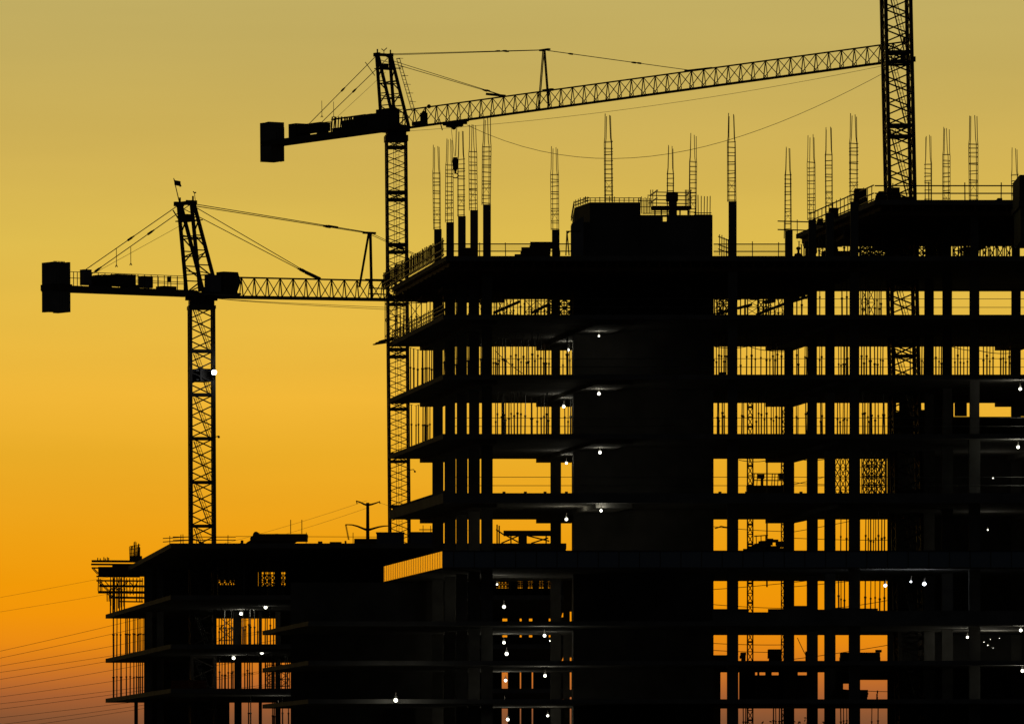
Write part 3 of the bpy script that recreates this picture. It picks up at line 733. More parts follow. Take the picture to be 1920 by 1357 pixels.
aposts((466, 470, 511, 514, 530, 541), 1375, 1290, 'shoring post in the middle bays, fourth storey of the lower building', (560, 590), (514,))
aposts((489, 495, 499, 503, 507, 513, 518, 522, 527, 531, 409, 419, 430, 458), 1115, 1018, 'shoring post behind the dark top storey of the lower building', (560, 590), (507,))
MB().box(wx(254, 590) - .1, wx(256, 590) + .1, 590, 590.3, 0, za(1290) - .34).build('column', M['concrete'], low)

def lowframe(px0, px1, y0, y1, Y, label, nx, nz, t):
    frame(px0, px1, Y, wz(y0, Y), wz(y1, Y), label, nx, nz, t)
lowframe(486, 536, 1118, 1071, 585, 'dense braced scaffold on the dark top storey of the low building', 5, 3, .12)
lowframe(406, 446, 1118, 1071, 588, 'second braced scaffold on the dark top storey of the low building', 4, 3, .14)
lowframe(927, 957, 1106, 1084, 580, 'close-set braced frame, leftmost of the openings just under the band', 5, 1, .11)
lowframe(968, 1036, 1106, 1084, 580, 'long close-set frame across the small openings just under the band', 13, 2, .09)
lowframe(411, 439, 1206, 1150, 585, 'braced scaffold left of the middle column, second storey of the low building', 1, 2, .08)
lowframe(497, 543, 1292, 1240, 585, 'braced scaffold right of the middle columns, third storey of the low building', 3, 3, .07)
# stepped formwork platforms hanging out at the left tip
fp = empty('formwork_platform', pt(222, 1155, 598), 'stepped formwork platforms with raking struts jutting out at the far left', 'formwork platform')
def fbar(a, ya, b, yb, Y=598.0, t=.16, nm='walkway', w=.5, mt='timber'): MB().bar(pt(a, ya, Y), pt(b, yb, Y), t, w).build(nm, M[mt], fp)
for a, ya, b, t in ((172, 1051.5, 262, .17), (171, 1057.5, 270, .14), (172, 1064, 215, .10), (181, 1080, 262, .12), (181, 1088, 268, .12), (186, 1098, 270, .17), (184, 1109.5, 270, .20), (206, 1119.5, 270, .17), (222, 1127, 268, .10)):
    fbar(a, ya, b, ya + .6, 598 + random.uniform(-1, 1), t)
MB().box(wx(186, 598), wx(272, 598), 596.5, 597.6, wz(1081, 598), wz(1063, 598)).build('side_shutter', M['timber'], fp)
MB().box(wx(212, 598), wx(272, 598), 596.6, 597.7, wz(1063.5, 598), wz(1057.5, 598)).build('side_shutter', M['timber'], fp)
for a, ya, b, yb in ((173, 1065, 183, 1076), (176, 1065, 186, 1076), (183, 1089, 202, 1107), (187, 1089, 206, 1108), (196, 1088, 212, 1106), (201, 1112, 209, 1120), (205, 1111, 214, 1121),
                     (232, 1098, 241, 1088), (241, 1088, 250, 1098), (222, 1107, 236, 1090), (248, 1107, 258, 1090), (214, 1107, 224, 1088)):
    fbar(a, ya, b, yb, 598, .075, 'strut', .075, 'steel')
for px, y0, y1 in ((184, 1107, 1082), (188, 1107, 1084), (191, 1107, 1086), (201, 1127, 1108), (204.5, 1127, 1106), (208, 1135, 1085), (214, 1142, 1083), (219, 1136, 1082), (222, 1140, 1083), (227, 1138, 1083), (232, 1136, 1082),
                   (238, 1118, 1083), (244, 1115, 1083), (250, 1115, 1083), (256, 1128, 1083), (262, 1129, 1083), (266, 1129, 1083),
                   (183, 1051, 1045), (188, 1051, 1046), (195, 1051, 1044), (198, 1051, 1046), (201, 1051, 1044), (203.5, 1051, 1045)):
    fbar(px, y0, px + random.uniform(-1, 1), y1, 598, .075, 'upright', .075, 'steel')
rb = empty('rebar_bundle', pt(254, 1050, 590), 'dense clump of upright rods on the left edge of the low roof', 'rebar bundle')
for k in range(16):
    px = 243.5 + k * 1.25
    MB().bar(pt(px, 1050, 590 + random.uniform(-.6, .6)), pt(px + random.uniform(-1, 2), random.uniform(1014, 1027), 590), .055).build('rod', M['rebar'], rb)
for y in (1024, 1030, 1037): MB().bar(pt(243, y, 590), pt(263, y - 3, 590), .05).build('tie', M['rebar'], rb)
MB().box(wx(244, 590), wx(266, 590), 589.5, 590.5, wz(1052, 590), wz(1042, 590)).build('base', M['timber'], rb)
# roof edge slope between rods and roof front
zlr = za(1018)
rail('guard_rail', 'low guard rail left of the left crane mast on the low roof', [pt(306, 1021, 552), pt(356, 1018, 545)], (.22, .48), 2, .62, .06, group='guard rails on the low roof')
rail('guard_rail', 'upper guard rail around the foot of the left crane mast', [pt(324, 1019, 560), pt(442, 1019, 560)], (.28, .52), 4, .66, .06, group='guard rails on the low roof')
rail('guard_rail', 'long thin guard cable with posts over the low roof', [pt(442, 1018, 562), pt(706, 1019, 562)], (.52,), 3, .78, .035, group='guard rails on the low roof')
rail('guard_rail', 'short guard rail beside the grey hoarding box at right', [pt(786, 998, 562), pt(815, 998, 562)], (.22,), 2, .5, .07, group='guard rails on the low roof')
stack(478, 576, 1013, 1000, 548, 'canopy', 'flat dark raised deck with a pair of rods on the low roof', 'raised deck', 2, 3.0, 'timber', .05)
wd = [(458, 1022), (463, 1016), (470, 1012), (478, 1007), (488, 1004), (498, 1001), (520, 1000), (560, 1004), (574, 1008), (566, 1013), (556, 1016), (548, 1022)]
nw = len(wd)
o = MB().poly([pt(a, b, 548.3) for a, b in wd] + [pt(a, b, 551) for a, b in wd], [tuple(range(nw)), tuple(range(nw, 2 * nw))[::-1]] + [(k, nw + k, nw + (k + 1) % nw, (k + 1) % nw) for k in range(nw)]).build('covered_heap', M['timber'], None, at=pt(515, 1022, 549))
tag(o, 'sloping covered heap under the flat raised deck on the low roof', 'heap')
for a, b, y0, y1 in ((596, 604, 1018, 1014), (618, 640, 1018, 1015), (450, 456, 1018, 1012), (646, 650, 1018, 1013)):
    stack(a, b, y0 + 3, y1, 548, 'panel_stack', {596: 'small pile under the lone guard post on the low roof', 618: 'thin flat pile midway along the low roof', 450: 'small block left of the sloping heap on the low roof', 646: 'small block below the hanging insulator string'}[a], 'pile', 2, 1.0, 'timber', .05)
for px in (545, 566):
    o = MB().bar(pt(px, 1000, 549), pt(px, 974, 549), .055).build('steel_rod', M['rebar'], None, at=pt(px, 1000, 549)); tag(o, ('left' if px < 550 else 'right') + ' one of two upright rods on the flat raised deck', 'steel rod', 'upright rods on the raised deck')
hs = empty('material_mound', pt(482, 1018, 552), 'rounded covered mound at the left end of the raised deck', 'mound')
mm = MB(); mm.ball(pt(480, 1004, 552), .25, zs=1.3).ball(pt(485, 1008, 552), .3).ball(pt(475, 1010, 552), .25); mm.build('cover', M['green'], hs, smooth=True)
stack(662, 708, 1020, 1009, 560, 'panel_stack', 'low flat stack at the foot of the power pole', 'panel stack', 3, 2)
def box_thing(a, b, y0, y1, Y, label):
    r = empty('site_box', pt((a + b) / 2, y0, Y), label, 'site box', 'grey boxes on the low roof')
    MB().box(wx(a, Y), wx(b, Y), Y, Y + 2.4, wz(y0, Y), wz(y1, Y)).build('body', M['hoard'], r)
    MB().box(wx(a, Y) - .05, wx(b, Y) + .05, Y - .06, Y + 2.46, wz(y1, Y) + .002, wz(y1, Y) + .07).build('lid', M['hoard'], r)
    for k in range(1, 6):
        x = wx(a + (b - a) * k / 6, Y); MB().box(x - .02, x + .02, Y - .03, Y - .002, wz(y0, Y) + .05, wz(y1, Y) - .05).build('rib', M['hoard'], r)
box_thing(706, 757, 1021, 999, 545, 'grey hoarding box left of the middle crane mast foot')
box_thing(770, 816, 1021, 998.5, 545, 'grey hoarding box right of the middle crane mast foot')
# table form seen through the main building just above the band
tf = empty('formwork_table', pt(982, 1020, 560), 'table of formwork with braced legs seen through the storey above the band', 'formwork table')
MB().box(wx(944, 560), wx(1034, 560), 559, 562, wz(1003, 560), wz(995, 560)).build('table_top', M['timber'], tf)
MB().box(wx(972, 560), wx(988, 560), 559, 561, wz(1022, 560), wz(1003, 560)).build('leg', M['timber'], tf)
for a, ya, b, yb in ((930, 992, 946, 1003), (940, 1018, 972, 1004), (950, 1004, 972, 1016), (990, 1004, 1030, 1014), (996, 1018, 1028, 1008), (1024, 1003, 1024, 1020), (958, 1003, 958, 1020), (932, 983, 932, 1020), (936, 985, 936, 1020)):
    MB().bar(pt(a, ya, 560), pt(b, yb, 560), .10).build('brace', M['steel'], tf)

# ------------------------------------------------------------------ tower cranes
GCR = 'tower cranes over the site'
class Crane:
    def __init__(s, px, Y, c, sn, label, tilt=0.0, ztop=0.0):
        s.X, s.Y = wx(px, Y), Y; n = math.hypot(c, sn); s.c, s.s = c / n, sn / n
        s.root = empty('tower_crane', (s.X, Y, 0), label, 'tower crane', GCR, rz=math.atan2(s.s, s.c))
        s.phi = math.atan2(s.s, s.c)
        if tilt:   # the mast stands very slightly out of plumb
            s.root.rotation_euler = (Matrix.Rotation(-tilt, 3, 'Y') @ Matrix.Rotation(s.phi, 3, 'Z')).to_euler()
            s.root.location.x = s.X + tilt * ztop
    def u(s, px, v=0.0):
        k = (px - CX) / F
        return (k * (s.Y + v * s.c) - s.X + v * s.s) / (s.c - k * s.s)
    def z(s, y, u=0.0, v=0.0): return CZ + (H - y) * (s.Y + u * s.s + v * s.c) / F
    def p(s, px, y, v=0.0):
        u = s.u(px, v); return Vector((u, v, s.z(y, u, v)))
    def part(s, mb, name, mt='steel', parent=None, smooth=False): return mb.local(name, M[mt], parent or s.root, smooth=smooth)
def mast_section(w, hgt, t, tb, npan, gap, pair=True, ladder='slant', thick=.2):
    m = MB(); h = w / 2 - t / 2
    cs = [(-h, -h), (h, -h), (h, h), (-h, h)]
    for x, y in cs: m.bar((x, y, 0), (x, y, hgt), t)
    for i in range(4):
        a, b = cs[i], cs[(i + 1) % 4]
        m.bar((*a, hgt - .06), (*b, hgt - .06), thick if pair else thick * .8, .06)
        z0 = .0; zt = hgt - .06
        if pair:
            m.bar((*a, hgt - gap), (*b, hgt - gap), thick * .85, .06); zt = hgt - gap
            a2, b2 = (a, b) if i % 2 == 0 else (b, a)
            m.bar((*a2, hgt - gap), (*b2, hgt - .06), tb)
            m.bar((*a2, hgt - .06), (*b2, hgt - gap), tb) if i in (0, 2) else None
        ph = (zt - z0) / npan
        for k in range(npan):
            fl = k % 2
            p, q = (a, b) if fl == 0 else (b, a)
            m.bar((*p, z0 + k * ph), (*q, z0 + (k + 1) * ph), tb)
    return m
def mast_ladder(w, hgt, kind):
    m = MB()
    if kind == 'slant':
        x0, x1 = -w * .30, w * .22
        for dx in (0, .16, .34):
            m.bar((x0 + dx, .1 * w, hgt - .25), (x1 + dx, -.1 * w, .1), .035 if dx else .07)
        for k in range(10):
            f = (k + .5) / 10; x = x0 + (x1 - x0) * f
            m.bar((x, .1 * w, hgt - .25 - (hgt - .35) * f), (x + .34, .1 * w, hgt - .25 - (hgt - .35) * f), .025)
        m.box(-w * .33, w * .1, -.2, .35, .02, .06)
    else:
        for dx in (-.03, .27): m.bar((dx, .1, 0), (dx, .1, hgt), .035)
        k = 0
        while k * .35 < hgt: m.bar((-.03, .1, k * .35), (.27, .1, k * .35), .025); k += 1
        m.bar((-.22, .3, 0), (-.22, .3, hgt), .045)
    return m
def build_mast(cr, ztop, w, sec, t, tb, npan, gap, pair, kind, yaw, thick=.2, lean=0.0, z_top_extra=0):
    sm = mast_section(w, sec, t, tb, npan, gap, pair, kind, thick); lm = mast_ladder(w, sec, kind)
    k = 0; z = ztop; s0 = l0 = None
    while z > 0:
        z -= sec
        if s0 is None:
            s0 = sm.local('mast_section', M['steel'], cr.root, rz=yaw - cr.phi); l0 = lm.local('ladder', M['galv'], s0); o = s0
        else:
            o = s0.copy(); COL.objects.link(o); o.parent = cr.root
            l = l0.copy(); COL.objects.link(l); l.parent = o
        wxo = lean * (ztop - z)      # the mast stands very slightly out of plumb
        dxl, dyl = wxo * cr.c, -wxo * cr.s
        o.location = (dxl, dyl, z); k += 1
def lattice(m, p0, p1, hgt, hw, npan, tc_, tv, tri=True, first=0):
    """triangular jib: two lower chords, one upper chord; p0, p1 = centre of the lower chords at both ends"""
    p0, p1 = Vector(p0), Vector(p1); W = Vector((0, hw, 0))
    h0, h1 = hgt
    def st(k):
        f = k / npan; b = p0 + (p1 - p0) * f; return b - W, b + W, b + Vector((0, 0, h0 + (h1 - h0) * f))
    for k in range(npan):
        a, b, c = st(k); a2, b2, c2 = st(k + 1)
        m.bar(a, a2, tc_ * 1.15); m.bar(b, b2, tc_ * 1.15); m.bar(c, c2, tc_)
        m.bar(a, c, tv); m.bar(b, c, tv * .8)
        m.bar(a, c2, tv * .75); m.bar(c, b2, tv * .75)
        m.bar(a, b, tv * .7); m.bar(a, b2, tv * .6)
    return m
def build_jib(cr, u0, u1, z0, z1, h0, h1, hw, panel, nsec, tc_, tv):
    tot = max(1, round((u1 - u0) / panel)); per = math.ceil(tot / nsec); k = 0
    while k < tot:
        n = min(per, tot - k); fa, fb = k / tot, (k + n) / tot; m = MB()
        lattice(m, (u0 + (u1 - u0) * fa, 0, z0 + (z1 - z0) * fa), (u0 + (u1 - u0) * fb, 0, z0 + (z1 - z0) * fb),
                (h0 + (h1 - h0) * fa, h0 + (h1 - h0) * fb), hw, n, tc_, tv, first=k)
        cr.part(m, 'jib_section'); k += n
def build_head(cr, apex_u, sep, zt, za_, feet, tl, tb):
    """A-frame head: two raking planes left and right of the jib axis"""
    m = MB(); rear_u, front_u, zfoot_r, zfoot_f = feet
    for v in (-sep, sep):
        A = Vector((apex_u, v, za_)); A2 = Vector((apex_u + .22, v, za_))
        R = Vector((rear_u, v * 1.05, zfoot_r)); Fq = Vector((front_u, v * 1.05, zfoot_f))
        m.bar(A, R, tl); m.bar(A2, Fq, tl)
        n = 6
        for k in range(n):
            f0, f1 = (k + .2) / n, (k + 1) / n
            a0, b0 = A.lerp(R, f0), A2.lerp(Fq, f0); a1, b1 = A.lerp(R, f1), A2.lerp(Fq, f1)
            if k % 2 == 0: m.bar(a0, b1, tb)
            else: m.bar(b0, a1, tb)
            if k > 0: m.bar(a0, b0, tb)
    cr.part(m, 'tower_head')
    n = 5
    for k in range(1, n + 1):
        f = k / n; f0 = (k - 1) / n + .15; m = MB()
        for e, w0 in (((rear_u, zfoot_r), 0), ((front_u, zfoot_f), .22)):
            p = lambda ff, v: Vector((apex_u + w0 + (e[0] - apex_u - w0) * ff, v, za_ + (e[1] - za_) * ff))
            m.bar(p(f, -sep), p(f, sep), tb)
            m.bar(p(f0, -sep if k % 2 else sep), p(f, sep if k % 2 else -sep), tb * .8)
        cr.part(m, 'head_tie')
    m = MB()
    m.bar((apex_u, -sep - .2, za_), (apex_u, sep + .2, za_), .26, .4)
    for v in (-sep, sep): m.box(apex_u - .35, apex_u + .45, v - .14, v + .14, za_ - .18, za_ + .16).bar((apex_u + .15, v, za_), (apex_u + .15, v, za_ + .5), .1)
    cr.part(m, 'head_crossbeam')
    m = MB(); zz_ = za_ - 1.3
    m.box(apex_u - .2, apex_u + .75, -sep - .15, sep + .15, zz_ - .08, zz_); m.box(apex_u - .1, apex_u + .4, -.35, .35, zz_, zz_ + .45)
    m.bar((apex_u + .95, -sep - .1, zz_), (apex_u + .95, sep + .6, zz_), .08)
    cr.part(m, 'service_platform')
def stay(cr, a, b, t=.06, knots=(), name='stay_cable'):
    m = MB(); m.tube(a, b, t / 2, n=5)
    for f in knots:
        c = a.lerp(b, f); d = (b - a).normalized() * .22; m.tube(c - d, c + d, .09, .09, n=6); m.tube(c - d * 2, c - d * 1.2, .06, n=6)
    return cr.part(m, name)
def weights(cr, ua, ub, vw, z0, z1, n=5):
    for k in range(n):
        a = ua + (ub - ua) * k / n; b = ua + (ub - ua) * (k + 1) / n - .025
        cr.part(MB().box(a, b, -vw, vw, z0 + random.uniform(-.03, .03), z1 + random.uniform(-.02, .04)), 'counterweight_block', 'concrete')
def deck_rail(cr, ua, ub, v, z, h, n, zs=None):
    m = MB(); zb = z if zs is None else zs
    def q(f, hh): return (ua + (ub - ua) * f, v, z + (zb - z) * f + hh)
    for hh in (h, h * .55): m.bar(q(0, hh), q(1, hh), .045)
    for k in range(n + 1): m.bar(q(k / n, 0), q(k / n, h), .045)
    cr.part(m, 'handrail')

# ---- middle crane
c2 = Crane(742.5, 700, 44.9, -63.2, 'middle tower crane with its long jib rising to the right', .0085, 74)
zt2 = c2.z(241)
build_mast(c2, c2.z(262), 2.02, 4.94, .20, .075, 6, .75, True, 'vertical', math.radians(5), .26, lean=.0)
MB().box(-1.08, 1.08, -1.08, 1.08, c2.z(266), c2.z(255)).box(-.92, .92, -.92, .92, c2.z(255), c2.z(247)).local('slewing_ring', M['steel'], c2.root, rz=math.radians(5) - c2.phi)
c2.part(MB().box(-1.25, 1.2, -.8, .8, c2.z(248), c2.z(236)), 'turntable')
apu2 = -2.05; zap2 = c2.z(103, apu2)
build_head(c2, apu2, .75, zt2, zap2, (-1.25, 1.0, c2.z(238), c2.z(239)), .23, .085)
# caged ladder in front of the head
m = MB()
for k in range(2):
    m.bar((apu2 + .95 + k * .5, .9, zap2 - .4), (1.35 + k * .5, .9, zt2 + 1.6), .045)
for k in range(7):
    f = k / 6; x = apu2 + .95 + f * (1.35 - apu2 - .95); z = zap2 - .4 + f * (zt2 + 1.6 - zap2 + .4)
    m.bar((x, .9, z), (x + .5, .9, z), .06); m.bar((x + .5, .9, z), (x + .5, 1.3, z), .04)
for k in range(16):
    f = k / 15; x = apu2 + .95 + f * (1.35 - apu2 - .95); z = zap2 - .4 + f * (zt2 + 1.6 - zap2 + .4)
    m.bar((x, .9, z), (x, 1.25, z), .03)
c2.part(m, 'caged_ladder', 'galv')
uj1 = c2.u(1700)
hj0, hj1 = 1.70, 1.55
build_jib(c2, 1.3, uj1, c2.z(243), c2.z(243), hj0, hj1, .24, 1.8, 9, .12, .07)
zj2 = c2.z(243)
# counter jib: two girders, deck, machines, rails
uw1 = c2.u(531); ue = c2.u(488, -.8)
c2.part(MB().box(ue, -1.2, -.8, -.5, zj2 - .0, zj2 + .5).box(ue, -1.2, .5, .8, zj2, zj2 + .5).box(ue, -1.2, -.5, .5, zj2 + .42, zj2 + .5), 'counter_jib')
uA, uB = c2.u(494, -.6), c2.u(527, .6)
weights(c2, (uA + uB) / 2 - .95, (uA + uB) / 2 + .95, .78, c2.z(301, (uA + uB) / 2), c2.z(228.5, (uA + uB) / 2), 6)
c2.part(MB().box(c2.u(546, -.4), c2.u(560, -.4), -.7, .5, zj2 + .5, c2.z(232, c2.u(553))), 'machinery_box')
m = MB(); u0_, u1_ = c2.u(566), c2.u(610)
m.box(u0_, u1_, -.6, .6, zj2 + .8, c2.z(231, (u0_ + u1_) / 2)).box(u0_ + .3, u0_ + .6, -.6, .6, zj2 + .5, zj2 + .8).box(u1_ - .6, u1_ - .3, -.6, .6, zj2 + .5, zj2 + .8)
c2.part(m, 'hoist_winch')
m = MB(); ur0, ur1 = c2.u(633), c2.u(697)
for k in range(17):
    x = ur0 + (ur1 - ur0) * k / 16
    m.bar((x, -.7, zj2 + .5), (x + random.uniform(-.3, .3), -.7, c2.z(219, x)), .09); m.bar((x, .7, zj2 + .5), (x + random.uniform(-.4, .4), .7, c2.z(219, x)), .12)
m.box(ur0, ur1, -.72, -.68, c2.z(221.5, (ur0 + ur1) / 2), c2.z(218.5, (ur0 + ur1) / 2)); m.box(ur0 + 1.8, ur1, -.72, -.6, zj2 + .5, c2.z(229, ur0))
m.box(ur0 + 3.0, ur1, .0, .5, zj2 + .5, c2.z(221, ur0)); m.box(ur0, ur1, -.6, .6, zj2 + .5, zj2 + .85)
c2.part(m, 'ballast_resistor_cage')
deck_rail(c2, c2.u(531), c2.u(545), -.75, zj2 + .5, 1.05, 3); deck_rail(c2, c2.u(610), c2.u(633), -.75, zj2 + .5, 1.0, 3)
# operator cabin on the near side of the turntable
m = MB(); u0_, u1_ = c2.u(697, -1.5), c2.u(738, -1.5)
m.box(u0_, u0_ + 1.6, -2.0, -.85, c2.z(243, 0, -1.4), c2.z(212, 0, -1.4)); m.box(u0_ + 1.6, u1_, -2.1, -.8, c2.z(245, 0, -1.4), c2.z(206, 0, -1.4))
c2.part(m, 'operator_cabin')
m = MB().box(u1_ + .003, u1_ + .02, -1.9, -1.0, c2.z(232, 0, -1.4), c2.z(212, 0, -1.4)); c2.part(m, 'cabin_window', 'cabglass')
# jib winch, trolley
m = MB(); ua_ = c2.u(777); m.box(ua_, c2.u(797), -.3, .3, zj2 + .12, zj2 + .45).box(c2.u(792), c2.u(798), -.25, .25, zj2 + .4, zj2 + 1.2).ball((c2.u(795), 0, zj2 + 1.15), .24).ball((c2.u(803), .1, zj2 + 1.75), .2)
c2.part(m, 'trolley_winch')
utr = c2.u(853); m = MB(); ztr = zj2 - .15
for k in range(5): m.tube((utr - 1.1 + k * .55, -.55, ztr - .05), (utr - 1.1 + k * .55, .55, ztr - .05), .14, n=8)
m.bar((utr - 1.6, 0, ztr + .1), (utr + 1.6, 0, ztr + .1), .12, 1.0); m.box(utr - .9, utr + .8, -.4, .4, ztr - .35, ztr - .05)
m.bar((utr - 1.7, -.6, ztr + .5), (utr - 1.2, -.6, ztr - .6), .07).bar((utr + 1.2, -.6, ztr + .2), (utr + 1.9, -.6, ztr - .55), .07).ball((utr - .2, 0, ztr - .38), .24)
c2.part(m, 'trolley')
zh_t, zh_b = c2.z(294, utr), c2.z(318, utr)
m = MB()
for dx, dv in ((-.35, -.2), (.05, .2), (.35, -.1)): m.bar((utr + dx, dv, ztr - .3), (utr + dx * .15, dv * .3, zh_t), .028)
c2.part(m, 'hoist_rope', 'galv')
m = MB(); m.box(utr - .13, utr + .13, -.16, .16, zh_b, zh_t - .1).tube((utr, -.2, (zh_t * .6 + zh_b * .4)), (utr, .2, (zh_t * .6 + zh_b * .4)), .27, n=12).tube((utr, 0, zh_b - .2), (utr, 0, zh_b), .12, .2).tube((utr, 0, zh_b - .45), (utr, 0, zh_b), .1)
hk = c2.part(m, 'hook_block')
m = MB(); hkp = []
for k in range(10):
    a = math.radians(90 - 27 * k); hkp.append(Vector((utr + math.cos(a) * .22 * 0.9, math.cos(a) * .2, zh_b - .62 + math.sin(a) * .22)))
m.chain(hkp, .055, n=6); o = m.local('hook', M['steel'], hk)
# stays
vA = .75
A2 = lambda v: Vector((apu2, v, zap2))
uP = c2.u(1020); zP = c2.z(96.5, uP)
postb = (c2.u(1010), c2.u(1029))
m = MB(); 
for v in (-.07, .07): m.bar((postb[0], v, zj2), (uP, v, zP), .07); m.bar((postb[1], v, zj2 + .2), (uP + .15, v, zP), .08)
m.bar((uP - .5, 0, zP), (uP + .9, 0, zP), .16, .3); m.bar((postb[1] - .8, 0, zj2 + hj0), (postb[1] + .6, 0, zj2 + hj0), .22, .3)
c2.part(m, 'stay_post')
top_end = Vector((c2.u(1300), 0, 0)); f_ = (top_end.x - 1.3) / (uj1 - 1.3); ztopch = zj2 + hj0 + (hj1 - hj0) * f_
for v in (-.2, .2):
    stay(c2, Vector((apu2 + .2, v * 3.5, zap2)), Vector((uP, v, zP)), .06, (.74, .78) if v < 0 else (.76,))
    stay(c2, Vector((uP, v, zP)), Vector((top_end.x, v * .4, ztopch)), .05, (.2, .62) if v < 0 else (.64,))
c2.part(MB().bar((c2.u(1285), 0, ztopch + .08), (c2.u(1335), 0, ztopch + .02), .14, .2), 'stay_anchor')
ui_ = c2.u(945); zi_ = zj2 + hj0
for v in (-.7, .7): stay(c2, Vector((apu2 + .3, v, zap2 - .5)), Vector((ui_, v * .1, zi_ + .05)), .06, (.86,))
c2.part(MB().bar((c2.u(913), 0, c2.z(178, c2.u(913))), (c2.u(947), 0, zi_ + .02), .22, .2), 'stay_anchor')
for v, yb in ((-.75, 231), (.75, 236)):
    e_ = Vector((c2.u(556, v), v, zj2 + .5)) if v < 0 else Vector((c2.u(573, v), v, zj2 + .5))
    stay(c2, Vector((apu2, v, zap2 - .1)), e_, .07, (.42,))
stay(c2, Vector((apu2, .3, zap2 - 1.6)), Vector((c2.u(600), .3, zj2 + .9)), .03)
# hanging slings on the rear stays
for px, yt, yb in ((604, 188, 216), (626, 190, 217)):
    c2.part(MB().bar(c2.p(px, yt), c2.p(px, yb), .035).bar(c2.p(px, yb), c2.p(px - 2, yb + 3), .05).bar(c2.p(px, yb), c2.p(px + 2, yb + 3), .05), 'sling')
c2.part(MB().bar((apu2 - .1, -.9, zap2 - 2.0), (apu2 - .8, -1.5, zap2 - .7), .06), 'whip_antenna')
# sagging trolley cable and the rope below the jib
pts = []
for k in range(25):
    f = k / 24; px = 876 + (1700 - 876) * f
    y = 236 * (1 - f) + 122 * f + 108 * 4 * f * (1 - f) * (1 - .22 * (f - .5) * 2)
    u = c2.u(px, -.3); pts.append(Vector((u, -.3, c2.z(y, u, -.3))))
c2.part(MB().chain(pts, .022, 4), 'sagging_cable', 'galv')
pts = []
for k in range(21):
    f = k / 20; px = 765 + (1700 - 765) * f
    y = 246 * (1 - f) + 122 * f + 17 * 4 * f * (1 - f); u = c2.u(px); pts.append(Vector((u, .2, c2.z(y, u, .2))))
c2.part(MB().chain(pts, .016, 4), 'hoist_rope', 'galv')
m = MB(); ue2 = uj1; m.box(ue2 - .1, ue2 + .5, -.6, .6, zj2 - .2, zj2 + .25).ball((ue2 + .2, 0, zj2 - .3), .3); c2.part(m, 'jib_end_pulley')
o = MB().box(uj1 - .2, uj1, -.25, .25, zj2 + 1.3, zj2 + 1.85); c2.part(o, 'floodlight', 'lampbody')
# wind gauge on the head
c2.part(MB().bar((apu2 - .0, .1, zap2 + .1), (apu2, .1, zap2 + .45), .05).bar((apu2 - .4, .1, zap2 + .6), (apu2, .1, zap2 + .4), .06).bar((apu2, .1, zap2 + .4), (apu2 + .5, .1, zap2 + .62), .06), 'wind_gauge')
m = MB().bar(c2.p(762, 881), c2.p(770, 880), .06).bar(c2.p(770, 880), c2.p(772, 883), .05).ball(c2.p(772.5, 884), .1); c2.part(m, 'mast_fitting')

# ---- left crane
c1 = Crane(377.5, 570, .80, .60, 'left tower crane with a flag on its head and a lit mast lamp', .004, 50)
zt1 = c1.z(556)
build_mast(c1, c1.z(575), 2.03, 3.36, .25, .095, 4, .6, False, 'slant', math.radians(6), .24, lean=-.0)
MB().box(-1.06, 1.06, -1.06, 1.06, c1.z(580), c1.z(574)).box(-.95, .95, -.95, .95, c1.z(578), c1.z(563)).local('slewing_ring', M['steel'], c1.root, rz=math.radians(6) - c1.phi)
c1.part(MB().box(-1.1, 1.1, -.6, .6, c1.z(563.5), c1.z(549)), 'turntable')
apu1 = -1.5; zap1 = c1.z(381, apu1)
build_head(c1, apu1, .88, zt1, zap1, (-.75, .85, c1.z(548), c1.z(548)), .22, .085)
ja, jb = c1.u(430), c1.u(722)
zja, zjb = c1.z(556, ja), c1.z(562, jb)
sl = (zjb - zja) / (jb - ja); u0j, u1j = 1.3, c1.u(905)
zj = lambda u: zja + sl * (u - ja)
build_jib(c1, u0j, u1j, zj(u0j), zj(u1j), 1.48, 1.40, .24, 1.24, 6, .12, .07)
c1.part(MB().bar((u0j, -.24, zj(u0j) - .14), (u1j, -.24, zj(u1j) - .14), .12, .1), 'trolley_rail')
zd1 = c1.z(556, -1)            # counter-jib underside level
ue1 = c1.u(79, .8)
zd1e = c1.z(545, ue1)
m = MB()
for v in (-.8, .8): m.bar((ue1, v, zd1e + .22), (-1.0, v, zd1 + .22), .42, .25)
m.bar((ue1, 0, zd1e + .38), (-1.0, 0, zd1 + .38), .08, 1.5); c1.part(m, 'counter_jib')
zdk = lambda u: zd1 + (zd1e - zd1) * (u + 1) / (ue1 + 1) + .43
um = (c1.u(92, .0) + c1.u(119, .0)) / 2
weights(c1, um - .75, um + .75, .85, c1.z(584, um), c1.z(492, um), 6)
c1.part(MB().box(um - .82, um + .85, -.92, .92, zdk(um) - .35, zdk(um) + .1), 'weight_frame')
m = MB()
for k in range(8): x = um - .45 + k * .13; m.bar((x, -.4, c1.z(492, um)), (x, -.4, c1.z(489, um)), .05)
c1.part(m, 'lifting_eyes')
def dbox(a, b, y0, y1, name, mt='steel', v0=-.55, v1=.45):
    ua, ub = c1.u(a, v0), c1.u(b, v0); ub = max(ub - .0, ua + .25); c1.part(MB().box(ua, ub, v0, v1, c1.z(y0, (ua + ub) / 2, 0), c1.z(y1, (ua + ub) / 2, 0)), name, mt)
dbox(158, 172, 534, 505, 'electrical_cabinet', 'hoard', -.5, .1); dbox(217, 255, 537, 514.5, 'machinery_box', 'steel', -.5, .3); dbox(268, 287, 540, 518, 'electrical_cabinet', 'hoard', -.6, .0)
dbox(306, 331, 545, 537, 'toolbox'); dbox(240, 262, 545, 534, 'gearbox'); dbox(316, 320, 530, 519, 'control_box', 'steel', -.8, -.6)
m = MB(); 
